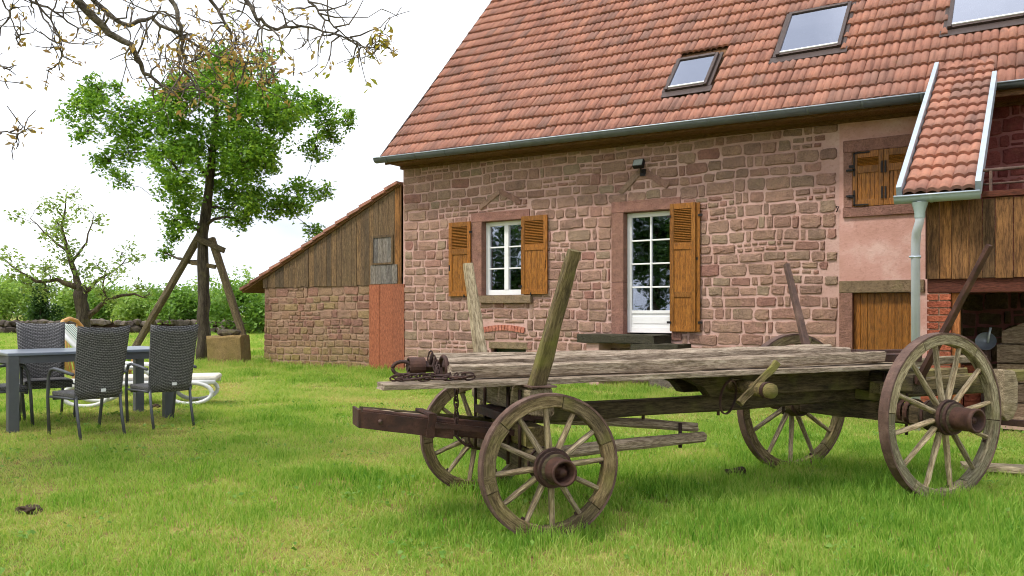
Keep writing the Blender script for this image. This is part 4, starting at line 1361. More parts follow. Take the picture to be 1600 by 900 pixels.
# hounds: two arms meeting behind the front axle
timber('hound', (-0.05, -0.34, 0.43), (1.50, 0.0, 0.405), 0.06, 0.075, M['oak_grey'], wag, jit=0.004, wob=0.006, ch=0.6)
timber('hound', (-0.05, 0.34, 0.60), (1.46, 0.03, 0.475), 0.06, 0.065, M['oak_grey'], wag, jit=0.004, wob=0.006, ch=0.6)
MB().tube([(1.30, 0.0, 0.345), (1.30, 0.0, 0.52)], 0.014, 6).build('hound_bolt', M['rust_dark'], wag)

# tongue: iron-clad forked stub
for s in (-1, 1):
    timber('tongue_rail', (0.12, s * 0.20, 0.52), (-0.965, s * 0.052, 0.672), 0.062, 0.105, M['rust'] if s < 0 else M['oak_dark'], wag, jit=0.003, seg=8)
timber('tongue_core', (-0.55, 0, 0.612), (-0.94, 0, 0.668), 0.045, 0.09, M['oak_grey'], wag)
timber('tongue_strap', (-0.42, -0.165, 0.575), (-0.985, -0.09, 0.662), 0.012, 0.10, M['rust'], wag, jit=0.001)
timber('tongue_strap', (-0.42, 0.165, 0.575), (-0.985, 0.09, 0.662), 0.012, 0.10, M['rust'], wag, jit=0.001)
timber('tongue_cap', (-0.99, -0.10, 0.668), (-0.99, 0.10, 0.668), 0.016, 0.11, M['rust'], wag, jit=0.001)
q = Matrix.Translation((-0.565, 0, 0.613)) @ Matrix.Rotation(R(7.5), 4, 'Y')
for (c, s_) in (((0, 0, 0.066), (0.05, 0.325, 0.014)), ((0, 0, -0.066), (0.05, 0.325, 0.014)), ((0, -0.162, 0), (0.05, 0.014, 0.13)), ((0, 0.162, 0), (0.05, 0.014, 0.13))):
    pass
MB().box((0, 0, 0.066), (0.05, 0.325, 0.014)).box((0, 0, -0.066), (0.05, 0.325, 0.014)).box((0, -0.164, 0), (0.05, 0.014, 0.146)).box((0, 0.164, 0), (0.05, 0.014, 0.146)).build('iron_band', M['rust'], wag, q)
MB().tube([(-0.87, -0.085, 0.648), (-0.87, -0.135, 0.648)], 0.014, 6).build('bolt', M['rust_pink'], wag)
timber('cross_strap', (-0.14, -0.30, 0.545), (-0.14, 0.30, 0.545), 0.03, 0.016, M['rust_dark'], wag, jit=0.001)
timber('tongue_iron', (-0.55, -0.20, 0.62), (0.06, -0.27, 0.54), 0.012, 0.035, M['rust'], wag, jit=0.001)

# bed: planks and long beams lying on it
def bed(p0, p1, w, h, mat, **k):
    return timber('bed_plank', p0, p1, w, h, M[mat], wag, seg=14, jit=0.004, **k)
bed((-0.92, -0.36, 0.885), (2.95, -0.36, 0.905), 0.20, 0.034, 'oak_grey', wob=0.004)
bed((-0.30, -0.14, 0.885), (3.1, -0.14, 0.905), 0.21, 0.032, 'oak', wob=0.003)
bed((-0.35, 0.09, 0.885), (3.1, 0.09, 0.905), 0.21, 0.032, 'oak_grey', wob=0.003)
bed((-0.30, 0.33, 0.885), (3.1, 0.33, 0.905), 0.22, 0.032, 'oak', wob=0.003)
def beam(p0, p1, w, h, mat, **k):
    return timber('long_beam', p0, p1, w, h, M[mat], wag, seg=16, jit=0.005, ch=0.28, **k)
beam((-0.50, -0.34, 0.955), (2.80, -0.34, 0.972), 0.09, 0.08, 'oak_grey', wob=0.007)
beam((-0.44, -0.12, 0.925), (2.9, -0.13, 0.938), 0.17, 0.04, 'oak', wob=0.004)
beam((-0.46, 0.13, 0.958), (2.9, 0.12, 0.976), 0.12, 0.105, 'oak_grey', wob=0.009)
beam((-0.42, 0.34, 0.962), (2.9, 0.33, 0.985), 0.13, 0.115, 'oak_grey', wob=0.008)
timber('iron_shoe', (2.72, -0.30, 0.968), (3.15, -0.33, 0.965), 0.135, 0.06, M['rust'], wag, jit=0.004)
timber('iron_shoe', (2.85, -0.02, 0.985), (3.45, -0.05, 0.98), 0.06, 0.06, M['rust'], wag, jit=0.003)
# iron fittings and ring at the front of the beams
MB().lathe([(0.048, -0.05), (0.058, -0.05), (0.058, 0.05), (0.048, 0.05)], 18, 'X', False, True).build('iron_ferrule', M['rust'], wag, Matrix.Translation((-0.615, 0.02, 0.965)))
timber('beam_spike', (-0.42, 0.02, 0.965), (-0.67, 0.02, 0.962), 0.07, 0.07, M['rust_dark'], wag, jit=0.003, ch=0.9)
ring = [(-0.70 - 0.06 * math.cos(a), 0.02 + 0.02 * math.cos(a), 0.955 + 0.042 * math.sin(a)) for a in np.linspace(0, 2 * math.pi, 20)]
MB().tube(ring, 0.012, 8).build('draw_ring', M['rust_dark'], wag)
ring = [(-0.50, -0.20 + 0.075 * math.cos(a), 0.965 + 0.07 * math.sin(a)) for a in np.linspace(0, 2 * math.pi, 18)]
MB().tube(ring, 0.014, 8).build('iron_ring', M['rust'], wag)
# chain heaped on the plank and hanging down
def link_mesh(a=0.028, b=0.014, r_=0.0055):
    pts = []
    for k in range(13):
        t = 2 * math.pi * k / 12
        pts.append((a * math.cos(t) + (0.008 if math.cos(t) > 0 else -0.008), b * math.sin(t), 0))
    return MB().tube(pts, r_, 5, cap=False).mesh('link')
lm = link_mesh()
ch = empty('chain', (-0.6, -0.36, 0.91), 0, wag)
ch['label'] = 'rusty chain heaped on the front plank'
rc = random.Random(2)
def put_link(parent, p, d, roll):
    d = Vector(d).normalized()
    u = d.orthogonal().normalized()
    up = (Matrix.Rotation(roll, 3, d) @ u)
    link('link', lm, M['rust_dark'], parent, frame_mtx(p, Vector(p) + d, up))
for row in range(3):
    y = -0.44 + row * 0.06 + 0.36
    x = -0.22
    while x < 0.20:
        put_link(ch, (x, y + rc.uniform(-0.012, 0.012), 0.012 + (0.014 if row == 1 else 0)), (1, rc.uniform(-0.5, 0.5), rc.uniform(-0.15, 0.15)), rc.uniform(0, 3))
        x += 0.046
for i in range(9):
    a = i * 0.42
    put_link(ch, (0.03 + 0.02 * math.sin(a), 0.14 - 0.06 * math.cos(a), 0.02 + 0.013 * i), (0.2, 0.3 * math.sin(a), 1), 1.57 * i)
hc = empty('chain', (-0.42, -0.2, 0.86), 0, wag)
hc['label'] = 'chain hanging from the bed to the tongue'
for i in range(7):
    put_link(hc, (0, 0, -0.02 - i * 0.043), (0.05 * math.sin(i), 0, -1), 1.57 * i)
MB().tube([(-0.42, -0.2, 0.55), (-0.40, -0.2, 0.525), (-0.36, -0.21, 0.49), (-0.33, -0.21, 0.485)], 0.009, 6).build('chain_hook', M['rust_dark'], wag)

# upright stakes
timber('stake', (-0.02, -0.50, 0.84), (0.11, -0.76, 1.655), 0.075, 0.10, M['oak_moss'], wag, up=(1, 0, 0), taper=0.72, jit=0.003, ch=0.3)
timber('stake', (0.0, 0.50, 0.84), (-0.05, 0.71, 1.66), 0.06, 0.10, M['pale'], wag, up=(1, 0, 0), taper=0.7, jit=0.003, ch=0.4)
timber('stake', (2.915, -0.56, 0.80), (2.96, -1.10, 1.745), 0.04, 0.055, M['rust'], wag, up=(1, 0, 0), taper=0.8, jit=0.002)
timber('stake', (2.845, 0.42, 0.80), (2.815, 0.71, 1.72), 0.05, 0.07, M['rust_pink'], wag, up=(1, 0, 0), taper=0.7, jit=0.002)
# windlass under the bed
MB().tube([(1.58, -0.05, 0.80), (1.60, -0.62, 0.79)], [0.042, 0.05], 10).build('windlass', M['oak_moss'], wag)
MB().lathe([(0.05, -0.015), (0.057, -0.015), (0.057, 0.015), (0.05, 0.015)], 18, closed=True, smooth=False).build('windlass_band', M['rust'], wag, Matrix.Translation((1.60, -0.57, 0.79)))
timber('windlass_peg', (1.46, -0.46, 0.70), (1.72, -0.52, 0.965), 0.03, 0.042, M['oak_moss'], wag)
hoop = [(1.43 + 0.02 * math.sin(a) + 0.085 * math.cos(a), -0.38 + 0.03 * math.cos(a), 0.735 + 0.115 * math.sin(a)) for a in np.linspace(0, 2 * math.pi, 26)]
m = MB()
for i in range(25):
    pass
vs = []; fs = []
for i in range(26):
    p = Vector(hoop[i])
    for dx in (-0.016, 0.016):
        for s in (1.0, 0.93):
            c = Vector((1.43, -0.38, 0.735))
            vs.append(c + (p - c) * s + Vector((dx * 0.2, dx, 0)))
for i in range(25):
    b_ = i * 4; n_ = b_ + 4
    fs += [(b_, b_ + 2, n_ + 2, n_), (b_ + 1, n_ + 1, n_ + 3, b_ + 3), (b_, n_, n_ + 1, b_ + 1), (b_ + 2, b_ + 3, n_ + 3, n_ + 2)]
m.add(vs, fs).build('iron_hoop', M['rust'], wag)
for x in (1.0, 1.62, 2.2):
    MB().tube([(x, 0.0, 0.56), (x, 0.0, 0.60)], 0.012, 6).build('bolt', M['rust_dark'], wag)

# ------------------------------------------------------------------ garden furniture
def chair(loc, rz, label):
    """faces local +x, origin at the middle of the footprint"""
    c = empty('garden_chair', loc, rz)
    tag(c, label, 'chair', 'grey wicker garden chairs round the table')
    # curved back: wicker sheet bowed, leaning back
    m_ = MB(); vs = []; n_ = 9; h_ = 9
    for side in (0, 1):
        for j in range(h_):
            t = j / (h_ - 1)
            z = 0.36 + t * 0.69
            x = -0.20 - 0.10 * t - 0.03 * t * t
            for i in range(n_):
                u = i / (n_ - 1) * 2 - 1
                zz = z - (0.02 * (1 - u * u) if j == h_ - 1 else 0)
                vs.append((x - 0.03 * (1 - u * u) + (0.02 if side else 0), u * (0.215 + 0.028 * t), zz))
    fs = []
    N_ = n_ * h_
    for j in range(h_ - 1):
        for i in range(n_ - 1):
            a = j * n_ + i
            fs += [(a, a + 1, a + n_ + 1, a + n_), (N_ + a, N_ + a + n_, N_ + a + n_ + 1, N_ + a + 1)]
    for i in range(n_ - 1):
        a = (h_ - 1) * n_ + i
        fs += [(a, a + 1, N_ + a + 1, N_ + a), (i, N_ + i, N_ + i + 1, i + 1)]
    for j in range(h_ - 1):
        a = j * n_; b_ = a + n_ - 1
        fs += [(a, a + n_, N_ + a + n_, N_ + a), (b_, N_ + b_, N_ + b_ + n_, b_ + n_)]
    m_.add(vs, fs, True).build('backrest', M['wicker'], c)
    MB().box((0.02, 0, 0.40), (0.46, 0.46, 0.045)).build('seat', M['wicker'], c, None, 0.012)
    MB().box((0.245, 0, 0.365), (0.02, 0.44, 0.06)).build('apron', M['wicker'], c)
    for s in (-1, 1):
        pts = [(0.29, s * 0.235, 0.0), (0.265, s * 0.26, 0.35), (0.24, s * 0.262, 0.56), (0.20, s * 0.262, 0.625), (0.12, s * 0.262, 0.64), (-0.05, s * 0.26, 0.625), (-0.235, s * 0.25, 0.60)]
        MB().tube(pts, 0.016, 8).build('arm', M['alu'], c)
        MB().tube([(-0.19, s * 0.205, 0.42), (-0.23, s * 0.205, 0.2), (-0.29, s * 0.205, 0.0)], 0.015, 8).build('leg', M['alu'], c)
        MB().tube([(0.24, s * 0.25, 0.37), (-0.19, s * 0.22, 0.37)], 0.012, 6).build('side_rail', M['alu'], c)
    MB().box((-0.2535, -0.02, 0.44), (0.004, 0.045, 0.03)).build('label_tag', M['tag'], c)
    return c
def gl(x, y, dz=0.0):
    return (x, y, gz(x, y) + dz)
TROT = R(78.7)
face = R(160)                              # from the lawn side towards the table
chair(gl(-7.73, 4.25), R(176), 'grey wicker chair with its back to us, left of the two in front of table')
chair(gl(-7.74, 5.03), R(170), 'grey wicker chair with its back to us, at right end of table')
chair(gl(-9.28, 4.62), face + R(182), 'grey wicker chair on the far side of the table')
chair(gl(-8.85, 3.90), R(78.7), 'grey wicker chair cut off by the left edge of the picture')

tb = empty('garden_table', gl(-8.686, 4.70), TROT)
tag(tb, 'charcoal aluminium garden table with pale grey top among wicker chairs', 'table')
TLn, TWd = 1.61, 0.96
MB().box((0, 0, 0.745), (TLn, TWd, 0.03)).build('table_top', M['tabletop'], tb, None, 0.006)
for (a, b_) in (((-TLn / 2 + 0.04, -TWd / 2 + 0.03, 0.655), (TLn / 2 - 0.04, -TWd / 2 + 0.06, 0.729)), ((-TLn / 2 + 0.04, TWd / 2 - 0.06, 0.655), (TLn / 2 - 0.04, TWd / 2 - 0.03, 0.729)),
               ((-TLn / 2 + 0.02, -TWd / 2 + 0.062, 0.655), (-TLn / 2 + 0.05, TWd / 2 - 0.062, 0.729)), ((TLn / 2 - 0.05, -TWd / 2 + 0.062, 0.655), (TLn / 2 - 0.02, TWd / 2 - 0.062, 0.729))):
    MB().box2(a, b_).build('apron', M['alu'], tb)
for sx in (-1, 1):
    for sy in (-1, 1):
        MB().box((sx * (TLn / 2 - 0.055), sy * (TWd / 2 - 0.055), 0.325), (0.095, 0.095, 0.81)).build('leg', M['alu'], tb, None, 0.006)

# white lounger
lg = empty('sun_lounger', gl(-9.8, 6.1), math.atan2(1.43, 1.33))
tag(lg, 'white plastic sun lounger with green striped back behind the table', 'sun lounger')
for s in (-1, 1):
    MB().tube([(-0.95, s * 0.30, 0.30), (-0.3, s * 0.31, 0.30), (0.5, s * 0.31, 0.30), (0.92, s * 0.28, 0.30)], [0.03, 0.035, 0.035, 0.03], 8).build('side_rail', M['plastic'], lg)
    for xc in (0.62, -0.6):
        pts = [(xc + 0.26 * math.cos(a), s * 0.31, 0.165 + 0.135 * math.sin(a)) for a in np.linspace(0, 2 * math.pi, 22)]
        MB().tube(pts, 0.027, 8, cap=False).build('leg', M['plastic'], lg)
    MB().tube([(-0.62, s * 0.33, 0.32), (-0.30, s * 0.34, 0.52), (0.05, s * 0.34, 0.50), (0.25, s * 0.33, 0.32)], 0.028, 8).build('arm', M['plastic'], lg)
MB().box((0.30, 0, 0.345), (1.28, 0.58, 0.075)).build('cushion', plain('beige_cushion', S(206, 200, 186), 0.9), lg, None, 0.035)
bm_ = Matrix.Translation((-0.36, 0, 0.36)) @ Matrix.Rotation(R(-52), 4, 'Y') @ Matrix.Rotation(R(180), 4, 'Z')
MB().box((0.42, 0, 0.0), (0.84, 0.56, 0.05)).build('back_cushion', M['stripe'], lg, Matrix.Translation((-0.36, 0, 0.40)) @ Matrix.Rotation(R(180), 4, 'Z') @ Matrix.Rotation(R(-49), 4, 'Y'), 0.02)
MB().tube([(-0.36, -0.30, 0.36), (-0.86, -0.30, 0.93), (-0.93, -0.18, 1.01), (-0.94, 0, 1.03), (-0.93, 0.18, 1.01), (-0.86, 0.30, 0.93), (-0.36, 0.30, 0.36)], 0.03, 8).build('back_frame', M['plastic'], lg)

# cane chair behind it
cc = empty('cane_chair', gl(-11.98, 6.75), R(35))
tag(cc, 'bent cane chair showing its arched top behind the lounger', 'chair')
arch = [(-0.2 - 0.25 * (z_ / 1.2), 0.36 * math.sin(a), z_) for a, z_ in ((-1.57, 0.35), (-1.57, 0.8), (-1.2, 1.02), (-0.6, 1.13), (0, 1.17), (0.6, 1.13), (1.2, 1.02), (1.57, 0.8), (1.57, 0.35))]
MB().tube(arch, 0.03, 8).build('back_hoop', M['cane'], cc)
MB().tube([(x_ + 0.03, y_ * 0.75, z_ - 0.1) for x_, y_, z_ in arch], 0.016, 6).build('back_hoop', M['cane'], cc)
for y_ in (-0.18, 0, 0.18):
    MB().tube([(-0.27, y_, 0.4), (-0.43, y_, 1.08)], 0.01, 6).build('spindle', M['cane'], cc)
MB().box((0.05, 0, 0.38), (0.62, 0.66, 0.06)).build('seat', M['cane'], cc, None, 0.02)
for s in (-1, 1):
    for x_ in (-0.22, 0.32):
        MB().tube([(x_, s * 0.3, 0.38), (x_ * 1.15, s * 0.33, 0.0)], 0.022, 8).build('leg', M['cane'], cc)
    MB().tube([(-0.3, s * 0.35, 0.62), (0.1, s * 0.38, 0.66), (0.34, s * 0.36, 0.6), (0.34, s * 0.32, 0.38)], 0.02, 8).build('arm', M['cane'], cc)

# ------------------------------------------------------------------ trees
RGT = Vector((math.cos(R(33.68)), math.sin(R(33.68)), 0))
FWD = Vector((-math.sin(R(33.68)), math.cos(R(33.68)), 0))
def blob_tree(name, label, base, spine, blobs, leafm, barkm, trunk_r, leaf_size, per_m2, cat='tree', seed=1, cl=11, limb_r=0.07, clr=0.13, boughs=()):
    """blobs: (u, w, z, r) in metres in the plane across the view (u), along it (w) and up"""
    rr = random.Random(seed)
    t = empty(name, base)
    tag(t, label, cat)
    def P(u, w, z):
        return Vector((RGT.x * u + FWD.x * w, RGT.y * u + FWD.y * w, z))
    sp = [P(*s[:3]) for s in spine]
    rad = [s[3] for s in spine]
    # finer, knobbly trunk
    pts = []; rds = []
    for i in range(len(sp) - 1):
        for k in range(5):
            f = k / 5
            pts.append(sp[i].lerp(sp[i + 1], f) + Vector((rr.uniform(-1, 1), rr.uniform(-1, 1), 0)) * rad[i] * 0.12)
            rds.append((rad[i] * (1 - f) + rad[i + 1] * f) * rr.uniform(0.93, 1.07))
    pts.append(sp[-1]); rds.append(rad[-1])
    pts[0] = sp[0]
    MB().tube(pts, rds, 10).build('trunk', M[barkm], t)
    nodes = [(p, r_) for p, r_ in zip(pts, rds) if p.z > pts[-1].z * 0.30]
    lim = MB()
    for bo in boughs:
        path = [P(*q_[:3]) for q_ in bo]
        fp = []; fr_ = []
        for i in range(len(path) - 1):
            for k in range(3):
                fp.append(path[i].lerp(path[i + 1], k / 3) + Vector((rr.uniform(-1, 1), rr.uniform(-1, 1), rr.uniform(-1, 1))) * 0.03 * (k > 0))
                fr_.append(bo[i][3] * (1 - k / 3) + bo[i + 1][3] * k / 3)
        fp.append(path[-1]); fr_.append(bo[-1][3])
        lim.tube(fp, fr_, 7)
        nodes += list(zip(fp[2:], fr_[2:]))
    order = sorted(blobs, key=lambda b: min((P(*b[:3]) - n_[0]).length for n_ in nodes))
    tips = []
    for b in order:
        c = P(*b[:3])
        # prefer nodes below and closer to the trunk
        best = min(nodes, key=lambda n_: (c - n_[0]).length + max(0, n_[0].z - c.z + 0.1) * 1.3)
        p0, r0 = best
        L = (c - p0).length
        if L < 0.12:
            tips.append(c); continue
        n_ = max(3, int(L / 0.3))
        path = []
        r1 = min(r0 * 0.75, limb_r * (0.35 + 0.25 * L))
        sag = Vector((rr.uniform(-0.12, 0.12), rr.uniform(-0.12, 0.12), rr.uniform(-0.05, 0.16))) * L
        for k in range(n_ + 1):
            f = k / n_
            path.append(p0.lerp(c, f) + sag * math.sin(math.pi * f) * 0.8 + Vector((rr.uniform(-1, 1), rr.uniform(-1, 1), rr.uniform(-1, 1))) * 0.045 * (0 < k < n_))
        rads = [max(0.008, r1 * (1 - 0.8 * k / n_)) for k in range(n_ + 1)]
        lim.tube(path, rads, 6)
        nodes += list(zip(path[1:], rads[1:]))
        # twigs
        for k in range(int(3 + b[3] * 7)):
            d = Vector((rr.gauss(0, 1), rr.gauss(0, 1), rr.gauss(0.2, 0.9))).normalized() * b[3] * rr.uniform(0.6, 1.05)
            mid = c + d * 0.5 + Vector((0, 0, rr.uniform(-0.05, 0.08)))
            lim.tube([c.lerp(p0, 0.15 * rr.random()), mid, c + d], [0.012, 0.008, 0.004], 4)
    tag(lim.build('limbs', M[barkm], t), kind='stuff')
    C = []
    for b in blobs:
        c = np.array(P(*b[:3])); r_ = b[3]
        k = max(3, int(per_m2 * r_ * max(r_, 0.42)))
        d = rng.normal(size=(k, 3)); d /= np.linalg.norm(d, axis=1)[:, None]
        rad_ = r_ * (0.25 + 0.75 * rng.random(k) ** 0.6)
        d[:, 2] *= 0.85
        ctr = c + d * rad_[:, None]
        for q_ in ctr:
            C.append(q_ + rng.normal(size=(cl, 3)) * clr)
    C = np.concatenate(C)
    leaves('crown', C, leaf_size * (0.6 + 0.8 * rng.random(len(C))), M[leafm], t, up_bias=0.5)
    return t

def px_blobs(lst, cxp, basey, scale, spread, seed):
    rr = random.Random(seed)
    out = []
    for (x, y, r_) in lst:
        out.append(((x - cxp) / scale, rr.uniform(-1, 1) * spread * (1 - 0.5 * abs(x - cxp) / scale / 4), (basey - y) / scale, r_ / scale))
    return out
crown = [(350, 85, 36), (396, 74, 22), (300, 110, 38), (345, 130, 44), (400, 118, 36), (440, 145, 36), (455, 185, 44), (500, 165, 28), (532, 175, 13), (515, 207, 18), (480, 215, 30), (420, 205, 46),
         (262, 150, 24), (172, 145, 24), (138, 152, 20), (128, 200, 22), (165, 188, 34), (210, 190, 34), (250, 200, 40), (118, 140, 9), (163, 122, 10), (300, 180, 46), (350, 195, 50), (300, 240, 42), (350, 265, 50), (400, 265, 46), (440, 250, 34),
         (160, 267, 18), (190, 258, 22), (222, 244, 24), (450, 290, 32), (492, 288, 16), (470, 322, 22), (476, 352, 14), (430, 322, 26), (350, 318, 36), (300, 310, 36), (270, 300, 28), (255, 338, 20), (238, 360, 15), (228, 386, 10), (312, 345, 16), (385, 342, 20), (410, 320, 24),
         (330, 160, 46), (380, 160, 46), (330, 225, 46), (380, 230, 46), (320, 280, 40), (380, 300, 36), (280, 250, 36), (350, 110, 36), (420, 160, 40), (505, 190, 20), (450, 320, 20), (200, 215, 26), (545, 172, 6)]
SC1 = 1270 / 21.3
blob_tree('fruit_tree', 'large leafy green tree propped on timber struts by the stone block', gl(-18.53, 13.24, -0.05),
          [(0, 0, 0, 0.19), (0.0, 0, 1.6, 0.15), (-0.03, 0, 3.4, 0.14), (0.1, 0.1, 4.6, 0.12), (0.3, 0, 6.2, 0.08), (0.4, 0, 7.6, 0.03)],
          [(u_, w_, z_, r_ * 0.95) for u_, w_, z_, r_ in px_blobs(crown, 318, 566, SC1, 1.7, 5)], 'leaf', 'bark', 0.15, 0.115, 88, seed=4, cl=26, limb_r=0.09, clr=0.095)

small = [(150, 318, 13), (132, 330, 12), (98, 332, 7), (105, 310, 6), (170, 345, 14), (155, 365, 16), (185, 330, 10), (195, 320, 7), (120, 355, 9), (160, 400, 14), (175, 385, 10), (185, 420, 10), (140, 420, 14), (115, 410, 12), (88, 395, 8), (60, 398, 7), (95, 425, 12), (110, 440, 14), (130, 450, 14), (75, 410, 6),
         (215, 410, 9), (225, 440, 10), (245, 420, 8), (255, 445, 9), (262, 425, 6), (210, 455, 8), (235, 465, 9), (270, 400, 6), (268, 380, 5), (240, 390, 6), (160, 300, 5), (165, 290, 4), (280, 455, 6), (150, 440, 10)]
SC2 = 1270 / 24.0
blob_tree('old_pollard_tree', 'sparse old tree with a thick cut trunk behind the chairs', (-24.97, 13.53, -0.05),
          [(0.15, 0, 0, 0.26), (0.05, 0, 1.0, 0.20), (-0.05, 0, 1.9, 0.20), (-0.06, 0, 2.16, 0.18)],
          px_blobs(small, 185, 558, SC2, 1.0, 8), 'leaf_pale', 'bark', 0.2, 0.13, 115, seed=6, cl=8, limb_r=0.06, clr=0.13,
          boughs=[[((x_ - 185) / SC2, w_, (558 - y_) / SC2, r_) for x_, y_, w_, r_ in bo] for bo in (
              [(182, 452, 0, 0.13), (172, 424, 0.1, 0.09), (160, 388, 0.1, 0.07), (151, 345, 0, 0.045), (158, 300, 0, 0.015)],
              [(178, 446, 0, 0.10), (150, 432, -0.2, 0.06), (120, 436, -0.3, 0.05), (85, 415, -0.3, 0.03), (60, 396, -0.3, 0.012)],
              [(193, 494, 0, 0.11), (212, 474, 0.1, 0.07), (238, 460, 0.1, 0.055), (268, 455, 0.1, 0.035), (290, 462, 0.1, 0.012)],
              [(190, 452, 0, 0.08), (206, 430, 0.3, 0.045), (222, 420, 0.4, 0.03), (245, 395, 0.5, 0.012)],
              [(165, 402, 0.1, 0.05), (184, 370, 0.3, 0.03), (196, 325, 0.3, 0.012)],
              [(222, 468, 0.1, 0.05), (216, 440, 0.1, 0.03), (224, 410, 0.1, 0.012)], [(160, 388, 0.1, 0.05), (135, 365, 0, 0.03), (100, 332, 0, 0.012)])])

# props under the big tree
for (p, q, lab) in (((-20.9, 12.55, -0.02), (-18.66, 13.35, 3.55), 'long timber prop leaning left of the green tree trunk'),
                    ((-17.42, 13.62, 0.70), (-18.28, 13.30, 3.25), 'timber prop standing on the stone block right of the trunk')):
    o = timber('tree_prop', p, q, 0.17, 0.17, M['prop'], None, jit=0.006, ch=0.4)
    tag(o, lab, 'prop', 'timber props under the tree')
o = timber('prop_crosspiece', (-18.52, 13.02, 3.24), (-17.92, 13.42, 2.92), 0.13, 0.14, M['prop'], None, jit=0.006)
tag(o, 'short timber crosspiece wedged behind the propped tree trunk', 'prop')
o = timber('prop_crosspiece', (-18.78, 13.05, 2.62), (-18.22, 13.38, 2.50), 0.11, 0.11, M['prop'], None, jit=0.006)
tag(o, 'lower small crosspiece lashed to the propped tree trunk', 'prop')
def rock_mesh(sx, sy, sz, seed, sub=2, am=0.25):
    bm = bmesh.new()
    bmesh.ops.create_icosphere(bm, subdivisions=sub, radius=1)
    for v in bm.verts:
        k = 1 + am * mnoise.noise((v.co.x * 1.3 + seed, v.co.y * 1.3, v.co.z * 1.3 + seed * 2))
        p = v.co * k
        p = Vector([math.copysign(abs(c) ** 0.75, c) for c in p])
        v.co = Vector((p.x * sx, p.y * sy, p.z * sz))
    me = bpy.data.meshes.new('rock'); bm.to_mesh(me); bm.free()
    return me
o = timber('stone_block', (-17.75, 12.95, 0.33), (-17.05, 13.42, 0.36), 0.7, 0.76, M['block'], None, jit=0.02, ch=0.15, seg=4)
tag(o, 'square ochre stone block at the foot of the green tree', 'stone block')
o = link('mossy_rock', rock_mesh(0.32, 0.25, 0.09, 3), M['bark'], None, Matrix.Translation((-17.42, 13.18, 0.80)))
tag(o, 'flat dark rock lying on top of the ochre stone block', 'rock')

# far dry stone wall
fw = empty('dry_stone_wall', (-48, 30, 0))
tag(fw, 'low dark dry stone wall along the far edge of the lawn', 'wall')
rk = [rock_mesh(1, 1, 1, s, 1, 0.4) for s in range(5)]
rr_ = random.Random(9)
p0, p1 = Vector((-64.0, 12.0, 0)), Vector((-34.0, 46.0, 0))
nS = 110
its = []
for i in range(nS):
    for lay in range(2):
        f = (i + 0.5 * lay + rr_.uniform(-0.2, 0.2)) / nS
        c = p0.lerp(p1, f)
        sz = rr_.uniform(0.2, 0.34)
        mt = Matrix.Translation((c.x - fw.location.x + rr_.uniform(-0.1, 0.1), c.y - fw.location.y + rr_.uniform(-0.1, 0.1), 0.25 + lay * 0.42 + rr_.uniform(-0.06, 0.08))) @ Matrix.Rotation(rr_.uniform(0, 6), 4, 'Z') @ Matrix.Diagonal((sz * 1.2, sz, sz * 0.8, 1))
        link('stone', rk[rr_.randrange(5)], M['rock'], fw, mt)
mc = MB()
dv = (p1 - p0).normalized(); nv = Vector((-dv.y, dv.x, 0))
mc.add([p0 - fw.location + nv * 0.2, p1 - fw.location + nv * 0.2, p1 - fw.location + nv * 0.2 + Vector((0, 0, 0.7)), p0 - fw.location + nv * 0.2 + Vector((0, 0, 0.7))], [(0, 1, 2, 3)])
mc.build('core', M['soil'], fw)

# bushes beyond it
def bush(label, px, depth, w, h, mat, seed, size=0.22, n=5200, cat='bush', conic=0.0, name='bush', top=None):
    rr = np.random.default_rng(seed)
    lat = (px - 800) / 1270 * depth
    x, y = RGT.x * lat + FWD.x * depth, RGT.y * lat + FWD.y * depth
    b = empty(name, (x, y, -0.1))
    tag(b, label, cat)
    nb = 16
    cs = []
    for i in range(nb):
        zz = h * (0.18 + 0.7 * rr.random())
        k = (1 - conic * zz / h) * (1 if zz < h * 0.6 else 0.75)
        cs.append((rr.normal() * w * 0.24 * k, rr.normal() * w * 0.2 * k, zz, w * 0.15 * (0.7 + 0.6 * rr.random()) * (1 - 0.6 * conic * zz / h)))
    C = []
    for c in cs:
        k = int(n / nb / 8)
        d = rr.normal(size=(k, 3)); d /= np.linalg.norm(d, axis=1)[:, None]
        q_ = np.array(c[:3]) + d * (c[3] * (0.4 + 0.75 * rr.random(k)))[:, None]
        for u in q_:
            C.append(u + rr.normal(size=(8, 3)) * size * 1.1)
    # sprays rising out of the top
    for i in range(int(26 * (1 - conic))):
        a = rr.normal(size=2) * w * 0.28
        L = h * (0.15 + 0.3 * rr.random())
        zz = h * 0.7
        for k in range(12):
            f = k / 12
            C.append(np.array([[a[0] * (1 + 0.25 * f), a[1] * (1 + 0.25 * f), zz + L * f]]) + rr.normal(size=(3, 3)) * size * 0.5)
    C = np.concatenate(C)
    C[:, 2] = np.maximum(C[:, 2], 0.05)
    leaves('crown', C, size * (0.6 + 0.8 * rr.random(len(C))), M[mat], b, aspect=0.6)
    st_ = MB()
    for i in range(5):
        c = cs[i]
        st_.tube([(c[0] * 0.15, c[1] * 0.15, 0), (c[0] * 0.5, c[1] * 0.5, c[2] * 0.5), c[:3]], [0.08, 0.05, 0.02], 5)
    tag(st_.build('stems', M['bark'], b), kind='stuff')
    return b
bush('light green bush at the far left edge beyond the stone wall', 5, 56, 5.2, 3.6, 'hedge_light', 1)
bush('dark conical conifer beyond the stone wall behind the left chair', 62, 54, 3.0, 3.6, 'hedge_dark', 2, conic=0.8, name='conifer', cat='conifer', size=0.16)
bush('pale feathery bush between the dark conifer and the old tree', 118, 60, 4.5, 3.4, 'hedge_light', 3)
bush('mid green bush right behind the thick old trunk', 168, 58, 4.2, 2.9, 'hedge', 4)
